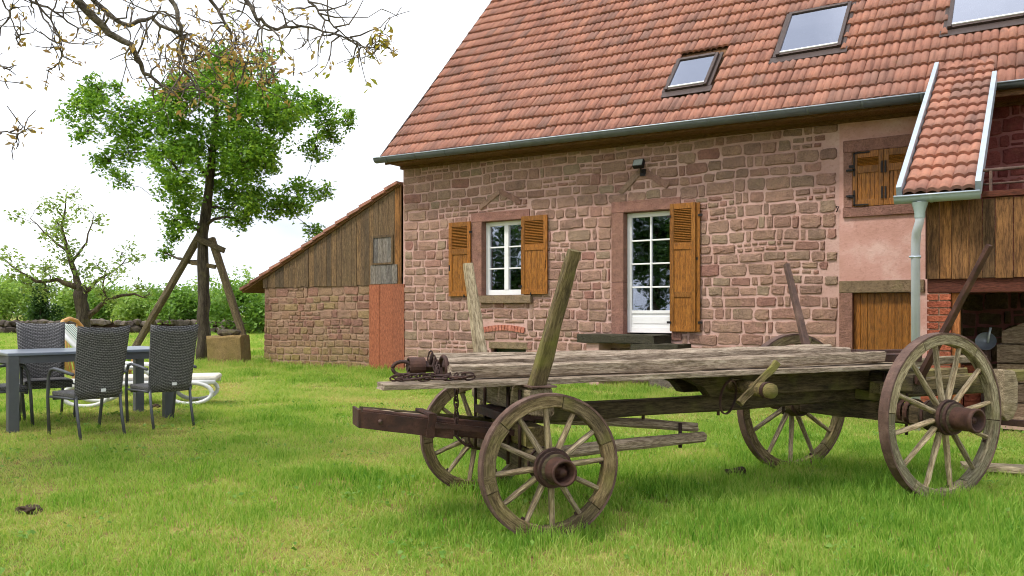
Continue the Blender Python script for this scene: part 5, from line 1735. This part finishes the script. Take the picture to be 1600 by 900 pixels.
bush('low yellow-green bush right of the old trunk', 222, 56, 4.6, 2.7, 'hedge_light', 5)
bush('rounded green bush left of the propped trunk', 278, 54, 4.0, 2.9, 'hedge', 6)
bush('pale green bush seen between the props and the trunk', 336, 57, 4.0, 3.2, 'hedge_light', 7)
bush('green bush next to the shed under its low eave', 392, 50, 4.4, 3.1, 'hedge', 8)
bush('darker bush far behind the others at the left', 36, 70, 6.0, 4.4, 'hedge', 9)
bush('distant bluish green bush in the gap by the old trunk', 130, 80, 7.0, 3.4, 'hedge_dark', 10, size=0.2)
bush('distant pale bush behind the long leaning prop', 250, 76, 8.0, 3.2, 'hedge', 11)
bush('tall bush behind the shed corner at the lawn edge', 425, 56, 5.0, 4.0, 'hedge_light', 12)

# walnut tree reaching in from the left
BR = [[(-6.261, 2.557, 4.118), (-6.04, 3.185, 3.681), (-5.941, 3.371, 3.447), (-5.855, 3.548, 3.346), (-5.88, 3.652, 3.18), (-5.831, 3.745, 3.12), (-5.751, 3.859, 3.008)],
[(-6.143, 2.876, 4.264), (-6.099, 3.386, 3.712), (-6.012, 3.564, 3.537), (-5.898, 3.761, 3.613), (-5.798, 3.947, 3.521), (-5.606, 4.075, 3.368), (-5.39, 4.339, 3.322), (-5.217, 4.455, 3.28)],
[(-5.573, 3.256, 4.081), (-5.431, 3.591, 3.634), (-5.352, 3.644, 3.398), (-5.433, 3.71, 3.24), (-5.421, 3.718, 3.12), (-5.341, 3.771, 2.976), (-5.281, 3.811, 2.914)],
[(-5.888, 3.647, 4.321), (-5.615, 4.069, 3.828), (-5.606, 4.195, 3.659), (-5.625, 4.303, 3.51), (-5.594, 4.323, 3.468)],
[(-5.49, 3.552, 4.224), (-5.227, 4.087, 3.775), (-5.145, 4.142, 3.587), (-5.101, 4.292, 3.537), (-5.01, 4.472, 3.598), (-4.871, 4.685, 3.571), (-4.725, 4.903, 3.484), (-4.629, 4.967, 3.479)],
[(-5.144, 4.022, 4.175), (-4.967, 4.501, 3.828), (-4.882, 4.557, 3.69), (-4.828, 4.714, 3.581), (-4.747, 4.888, 3.5), (-4.594, 4.99, 3.51)],
[(-6.944, 2.583, 4.083), (-6.729, 2.966, 3.883), (-6.755, 3.069, 3.676), (-6.693, 3.111, 3.503), (-6.672, 3.124, 3.379)],
[(-6.474, 2.295, 2.898), (-6.298, 2.653, 3.091), (-6.257, 2.8, 3.077), (-6.226, 2.821, 3.04)],
[(-6.474, 2.295, 2.595), (-6.298, 2.653, 2.62), (-6.257, 2.8, 2.583), (-6.124, 2.889, 2.592)],
[(-6.394, 2.949, 3.894), (-6.444, 3.156, 3.687), (-6.445, 3.276, 3.527), (-6.404, 3.303, 3.354), (-6.412, 3.298, 3.18)],
[(-7.182, 3.025, 4.11), (-7.096, 3.323, 3.933), (-6.898, 3.454, 3.801), (-6.801, 3.64, 3.704), (-6.623, 3.758, 3.597)]]
BRR = [0.034, 0.021, 0.018, 0.017, 0.017, 0.011, 0.010, 0.010, 0.010, 0.010, 0.014]
wn = empty('walnut_tree', (-8.6, -0.4, 0))
tag(wn, 'bare walnut branches with coppery young leaves hanging in from top left', 'tree')
WB = wn.location.copy()
trunk = [Vector(p) for p in ((0, 0, -0.1), (0.05, 0.05, 1.2), (0.1, 0.15, 2.6), (0.25, 0.5, 3.9), (0.5, 1.0, 5.0))]
MB().tube(trunk, [0.34, 0.27, 0.24, 0.2, 0.16], 14).build('trunk', M['bark_walnut'], wn)
rw = random.Random(12)
limb = MB(); twig = MB()
leafC = {'leaf_copper': [], 'leaf_gold': []}
def jig(a):
    return Vector((rw.uniform(-a, a), rw.uniform(-a, a), rw.uniform(-a, a)))
def leaf_cluster(p, n, kind, spread=0.05):
    for k in range(n):
        leafC[kind].append(p + jig(spread))
tips_gold = {4, 5}
for bi, (b, r0) in enumerate(zip(BR, BRR)):
    pts = [Vector(p) - WB for p in b]
    low = bi in (7, 8)
    src = trunk[2] if low else trunk[4]
    mid = src.lerp(pts[0], 0.5) + Vector((0, 0, 0.1 if low else 0.45)) + jig(0.15)
    limb.tube([src, src.lerp(mid, 0.5) + Vector((0, 0, 0.1)), mid, mid.lerp(pts[0], 0.6) + jig(0.05), pts[0]], [r0 * 2.4, r0 * 2.1, r0 * 1.8, r0 * 1.4, r0 * 1.15], 8)
    fine = []
    for i in range(len(pts) - 1):
        k_ = 4
        for k in range(k_):
            fine.append(pts[i].lerp(pts[i + 1], k / k_) + (jig(0.016) if (i, k) != (0, 0) else Vector()))
    fine.append(pts[-1])
    n_ = len(fine)
    limb.tube(fine, [max(0.005, r0 * 1.15 * (1 - 0.85 * i / (n_ - 1))) for i in range(n_)], 7)
    # side twigs with crooked spurs
    for i in range(2, n_):
        if rw.random() < (0.95 if bi < 6 else 0.6):
            d = Vector((rw.gauss(0, 1), rw.gauss(0, 1), rw.gauss(-0.1, 0.8))).normalized()
            d = (d - FWD * d.dot(FWD) * 0.5).normalized()
            L = rw.uniform(0.15, 0.55) if i < n_ - 5 else rw.uniform(0.06, 0.2)
            p = fine[i]; path = [p.copy()]
            ns = rw.randint(4, 7)
            for s in range(ns):
                d = (d + jig(0.55) + Vector((0, 0, -0.06 + 0.16 * (s > ns / 2)))).normalized()
                p = p + d * L / ns
                path.append(p.copy())
                if rw.random() < 0.4:
                    e = (d + jig(0.9)).normalized() * rw.uniform(0.04, 0.16)
                    twig.tube([p, p + e * 0.5 + jig(0.01), p + e], [0.0045, 0.0035, 0.003], 4)
                    if rw.random() < 0.35:
                        leaf_cluster(p + e, rw.randint(2, 4), 'leaf_copper', 0.03)
            twig.tube(path, [max(0.0032, 0.0085 * (1 - s / (ns + 0.5))) for s in range(ns + 1)], 5)
            if rw.random() < 0.38:
                leaf_cluster(p, rw.randint(3, 6), 'leaf_gold' if (bi in tips_gold and rw.random() < 0.5) else 'leaf_copper', 0.045)
    leaf_cluster(fine[-1], 13 if bi in tips_gold else 7, 'leaf_gold' if bi in tips_gold else 'leaf_copper', 0.075)
# a dense spray of copper leaves where the limbs cross in front of the green crown
for k in range(60):
    px_, py_ = rw.gauss(345, 55), rw.gauss(95, 26)
    dd = rw.uniform(6.0, 6.9)
    lat = (px_ - 800) / 1270 * dd
    p = RGT * lat + FWD * dd + Vector((0, 0, 1.3 + (489 - py_) / 1270 * dd)) - WB
    leaf_cluster(p, 6, 'leaf_copper', 0.05)
    twig.tube([p, p + jig(0.06), p + Vector((rw.uniform(-0.12, 0.12), rw.uniform(-0.1, 0.1), 0.12))], 0.0035, 4)
# upper crown above the frame, which also shows in the window panes
for k in range(46):
    a = rw.uniform(0, 6.283); rr0 = rw.uniform(1.0, 4.2)
    p1_ = trunk[4] + Vector((math.cos(a) * rr0 * 0.8, math.sin(a) * rr0 * 0.8, rw.uniform(0.2, 3.2)))
    w_ = p1_ + WB
    if w_.y > 2.2 and w_.z < 6.2 and w_.x > -9:
        p1_.z += 2.2
    mid = trunk[4].lerp(p1_, 0.5) + jig(0.3)
    limb.tube([trunk[4], mid, p1_], [0.07, 0.04, 0.012], 6)
    for s in range(9):
        leaf_cluster(mid.lerp(p1_, rw.random()) + jig(0.35), 7, 'leaf_copper' if rw.random() < 0.5 else 'leaf_gold', 0.09)
tag(limb.build('limbs', M['bark_walnut'], wn), kind='stuff')
tag(twig.build('twigs', M['bark_walnut'], wn), kind='stuff')
for k, v in leafC.items():
    leaves('leaf_spray', np.array([tuple(p) for p in v]), (0.085 if k == 'leaf_gold' else 0.058) * (0.6 + 0.7 * rng.random(len(v))), M[k], wn, aspect=0.42, up_bias=0.0)

# orchard trees behind the camera, seen mirrored in the panes
def ball_blobs(seed, n, R0, h0):
    rr = random.Random(seed)
    return [(rr.gauss(0, R0 * 0.5), rr.gauss(0, R0 * 0.5), h0 + rr.uniform(-1.6, 2.2), rr.uniform(0.7, 1.1)) for _ in range(n)]
blob_tree('fruit_tree', 'round leafy orchard tree mirrored in the door panes', (-14.4, -5.5, 0), [(0, 0, 0, 0.28), (0, 0, 1.8, 0.22), (0.2, 0, 3.4, 0.16), (0.1, 0, 5, 0.06)], ball_blobs(3, 26, 1.9, 3.6), 'hedge_dark', 'bark', 0.2, 0.2, 40, seed=8, cl=10)
blob_tree('fruit_tree', 'leafy orchard tree mirrored in the window panes', (-21.6, -4.5, 0), [(0, 0, 0, 0.25), (0, 0, 1.6, 0.2), (0.2, 0, 3.0, 0.15), (0.1, 0, 4.4, 0.06)], ball_blobs(5, 24, 1.9, 3.2), 'hedge_dark', 'bark', 0.2, 0.2, 40, seed=9, cl=10)

# ------------------------------------------------------------------ small things by the porch and on the lawn
cr = empty('wooden_bin', (0.0, 11.3, 0.03))
tag(cr, 'grey board compost bin standing inside the porch at the right', 'bin')
for i in range(4):
    z = 0.02 + i * 0.225
    for (a, b_) in (((-0.52, -0.32), (0.7, -0.29)), ((-0.52, 0.29), (0.7, 0.32))):
        bxo('board', (a[0], a[1], z), (b_[0], b_[1], z + 0.21), M['bin'], cr, 0.004)
    for x in (-0.55, 0.70):
        bxo('board', (x, -0.325, z), (x + 0.03, 0.325, z + 0.21), M['bin'], cr, 0.004)
bxo('board', (-0.50, -0.315, 0.92), (-0.22, -0.29, 1.06), M['bin'], cr)
bxo('board', (-0.16, -0.315, 0.92), (0.7, -0.29, 1.06), M['bin'], cr)
MB().prism([(-0.50, 1.06), (0.7, 1.06), (0.7, 1.34), (-0.1, 1.24)], -0.30, -0.28).build('lid', M['bin'], cr)

bk = empty('metal_pan', (-0.66, 11.0, 0.03))
tag(bk, 'shallow grey enamel pan with handle on a dark stand in the porch', 'pan')
MB().lathe([(0.0, 0.02), (0.085, 0.01), (0.105, -0.03), (0.11, -0.035), (0.095, 0.02), (0.0, 0.035)], 20).build('bowl', M['enamel'], bk, Matrix.Translation((0, 0, 0.93)) @ Matrix.Rotation(R(-20), 4, 'X'))
MB().tube([(0.02, -0.02, 0.93), (0.03, -0.05, 1.0), (0.05, -0.05, 1.10)], 0.014, 6).build('handle', M['zinc_light'], bk)
bxo('stand', (-0.05, 0.0, 0.0), (0.05, 0.1, 0.84), M['rust_dark'], bk)
bxo('stand_foot', (-0.14, -0.1, 0.0), (0.14, 0.2, 0.03), M['rust_dark'], bk)

bs = empty('brick_stack', (-1.0, 11.2, 0.03))
tag(bs, 'stack of red bricks on the porch floor behind the rear wheel', 'bricks')
for l_ in range(9):
    for i in range(3):
        for j in range(2):
            bxo('brick', (-0.36 + i * 0.235, -0.12 + j * 0.12, l_ * 0.072), (-0.36 + i * 0.235 + 0.22, -0.12 + j * 0.12 + 0.11, l_ * 0.072 + 0.066), M['brick'], bs)

o = timber('loose_plank', (-0.62, 7.55, 0.055), (1.2, 7.95, 0.055), 0.18, 0.05, M['pale'], None, jit=0.004)
tag(o, 'pale plank lying on the grass behind the tall rear wheel', 'plank')

def clod(label, x, y, sx, sy, sz, seed):
    o_ = link('soil_clod', rock_mesh(sx, sy, sz, seed, 4, 0.9), M['soil'], None, Matrix.Translation((x, y, gz(x, y) + sz * 0.3)))
    tag(o_, label, 'soil')
clod('dark clod of soil in the grass at lower left', -5.43, 2.601, 0.085, 0.055, 0.028, 6)
clod('small dark soil clod in the grass between the wagon wheels', -2.10, 6.35, 0.07, 0.06, 0.05, 5)
clod('small soil clod under the right end of the table', -9.2, 5.9, 0.05, 0.05, 0.04, 7)
o = link('earth_mound', rock_mesh(1.4, 1.0, 0.45, 4, 3, 0.5), M['soil'], None, Matrix.Translation((-31.2, 12.6, 0.05)))
tag(o, 'low brown earth mound on the lawn behind the left chair', 'earth mound')

# ------------------------------------------------------------------ grass
hid = bpy.data.collections.new('grass_tufts')
def tuft(k, nb, rad, h0, h1, wd):
    rr = random.Random(100 + k)
    vs = []; fs = []; at = []
    for i in range(nb):
        a = rr.uniform(0, 6.283); q_ = rad * math.sqrt(rr.random())
        x, y = q_ * math.cos(a), q_ * math.sin(a)
        h = rr.uniform(h0, h1)
        b = rr.uniform(0, 6.283); bend = rr.uniform(0.1, 0.75) * h
        dx, dy = math.cos(b), math.sin(b)
        w = wd * rr.uniform(0.7, 1.3)
        c_ = rr.uniform(0, 6.283)
        px, py = -math.sin(c_) * w / 2, math.cos(c_) * w / 2
        n0 = len(vs)
        for (t, k_, ww) in ((0, 0, 1), (0.55, 0.3, 0.8), (1.0, 1.0, 0.0)):
            zz = h * t * (1 - 0.18 * k_)
            cx_, cy_ = x + dx * bend * k_, y + dy * bend * k_
            if ww > 0:
                vs += [(cx_ - px * ww, cy_ - py * ww, zz), (cx_ + px * ww, cy_ + py * ww, zz)]
            else:
                vs.append((cx_, cy_, zz))
        fs += [(n0, n0 + 1, n0 + 3, n0 + 2), (n0 + 2, n0 + 3, n0 + 4)]
        r1 = rr.random()
        at += [r1, r1]
    me = bpy.data.meshes.new('tuft')
    me.from_pydata(vs, [], fs)
    me.attributes.new('rnd', 'FLOAT', 'FACE').data.foreach_set('value', at)
    me.materials.append(M['grass'])
    o_ = bpy.data.objects.new('tuft_%02d' % k, me)
    hid.objects.link(o_)
for k in range(6):
    tuft(k, 24, 0.10, 0.02, 0.09, 0.0055)

def grass_points():
    P = []; Sx = []; T = []; Rz = []
    a_ = R(33.68)
    bands = [(2.6, 5.2, 270, 1.0), (5.2, 8.5, 190, 1.12), (8.5, 13, 110, 1.35), (13, 21, 55, 1.8), (21, 34, 16, 2.6), (34, 60, 4.5, 4.0)]
    for (d0, d1, dens, scl) in bands:
        hw = 0.74
        area = hw * (d1 * d1 - d0 * d0)
        n = int(area * dens)
        d = np.sqrt(rng.random(n) * (d1 * d1 - d0 * d0) + d0 * d0)
        lat = (rng.random(n) * 2 - 1) * hw * d
        x = RGT.x * lat + FWD.x * d; y = RGT.y * lat + FWD.y * d
        ok = ~(((x > -16.5) & (y > YW - 0.02)) | ((x > -1.3) & (y > 10.45)))
        for xi, yi in zip(x[ok], y[ok]):
            lush = mnoise.noise((xi * 0.4, yi * 0.4, 4.0)) * 0.6 + mnoise.noise((xi * 1.5, yi * 1.5, 9.0)) * 0.6 + mnoise.noise((xi * 4.0, yi * 4.0, 5.0)) * 0.35
            # lush, taller, darker green strip under and around the wagon and along the masonry, drier open lawn to the left
            wx = math.exp(-(((xi + 1.5) / 2.6) ** 2 + ((yi - 5.6) / 2.2) ** 2))
            wx += 0.9 * max(math.exp(-((xi - a_x) ** 2 + (yi - a_y) ** 2) / 0.10) for a_x, a_y in WHEELS)
            near_w = max(0.0, 1 - abs(yi - YW + 0.2) / 0.9) if xi > -16.5 else 0.0
            edge = math.exp(-((xi + 17.4) ** 2 + (yi - 12.8) ** 2) / 1.6)
            v = 0.58 - 0.6 * lush - 0.24 * min(wx, 1) - 0.1 * near_w + rng.normal() * 0.10
            if xi < -4.2 and d0 < 13:
                v += 0.07
            bare = mnoise.noise((xi * 1.9, yi * 1.9, 20.0)) * 0.8 + mnoise.noise((xi * 5.0, yi * 5.0, 3.0)) * 0.35 - 0.3
            if bare > 0 and rng.random() < bare * 2.6:
                continue
            P.append((xi, yi, gz(xi, yi) - 0.004))
            T.append(min(1, max(0, v)))
            hgt = 0.72 + 0.9 * max(-0.3, lush) + 0.75 * wx + 0.9 * near_w + 1.3 * edge
            Sx.append((scl * rng.uniform(0.8, 1.2), scl * rng.uniform(0.8, 1.2), (0.55 * scl + 0.45) * hgt * rng.uniform(0.75, 1.25)))
            Rz.append(rng.random() * 6.283)
    return P, Sx, T, Rz
# broad-leaved weeds and clover between the blades
wc = []
for k in range(230):
    d = math.sqrt(random.uniform(3.2 ** 2, 11 ** 2)); lat = random.uniform(-0.68, 0.68) * d
    x, y = RGT.x * lat + FWD.x * d, RGT.y * lat + FWD.y * d
    n_ = random.randint(5, 16); sp = random.uniform(0.03, 0.12)
    for e in range(n_):
        xx, yy = x + random.gauss(0, sp), y + random.gauss(0, sp)
        wc.append((xx, yy, gz(xx, yy) + random.uniform(0.025, 0.055)))
wo = leaves('weeds', np.array(wc), 0.032 * (0.6 + 0.9 * rng.random(len(wc))), M['weed'], None, aspect=0.75, up_bias=1.2)
tag(wo, 'scattered clover and broad-leaved weeds in the lawn', 'weeds', kind='stuff')
WHEELS = []
for lx, ly in ((-0.01, -0.68), (0.01, 0.68), (2.936, -0.752), (2.83, 0.64)):
    c_, s_ = math.cos(R(54.68)), math.sin(R(54.68))
    WHEELS.append((-2.956 + lx * c_ - ly * s_, 4.399 + lx * s_ + ly * c_))
P, Sx, T, Rz = grass_points()
me = bpy.data.meshes.new('grass')
me.from_pydata(P, [], [])
a = me.attributes.new('scl', 'FLOAT_VECTOR', 'POINT'); a.data.foreach_set('vector', np.array(Sx, dtype=np.float32).ravel())
a = me.attributes.new('tint', 'FLOAT', 'POINT'); a.data.foreach_set('value', np.array(T, dtype=np.float32))
a = me.attributes.new('rz', 'FLOAT_VECTOR', 'POINT'); a.data.foreach_set('vector', np.array([(0, 0, r_) for r_ in Rz], dtype=np.float32).ravel())
go = link('grass', me, M['grass'])
tag(go, 'short mown lawn grass with lush and dry patches', 'grass', kind='stuff')
ng = bpy.data.node_groups.new('grass_scatter', 'GeometryNodeTree')
ng.interface.new_socket('Geometry', in_out='INPUT', socket_type='NodeSocketGeometry')
ng.interface.new_socket('Geometry', in_out='OUTPUT', socket_type='NodeSocketGeometry')
gi = ng.nodes.new('NodeGroupInput'); gout = ng.nodes.new('NodeGroupOutput')
ci = ng.nodes.new('GeometryNodeCollectionInfo')
ci.inputs['Collection'].default_value = hid
ci.inputs['Separate Children'].default_value = True
ci.inputs['Reset Children'].default_value = True
iop = ng.nodes.new('GeometryNodeInstanceOnPoints')
iop.inputs['Pick Instance'].default_value = True
def named(nm, t):
    n = ng.nodes.new('GeometryNodeInputNamedAttribute'); n.data_type = t; n.inputs['Name'].default_value = nm
    return n.outputs['Attribute']
e2r = ng.nodes.new('FunctionNodeEulerToRotation')
ng.links.new(named('rz', 'FLOAT_VECTOR'), e2r.inputs[0])
ng.links.new(gi.outputs[0], iop.inputs['Points'])
ng.links.new(ci.outputs[0], iop.inputs['Instance'])
ng.links.new(e2r.outputs[0], iop.inputs['Rotation'])
ng.links.new(named('scl', 'FLOAT_VECTOR'), iop.inputs['Scale'])
ng.links.new(iop.outputs[0], gout.inputs[0])
md = go.modifiers.new('scatter', 'NODES'); md.node_group = ng
print('GRASS', len(P))
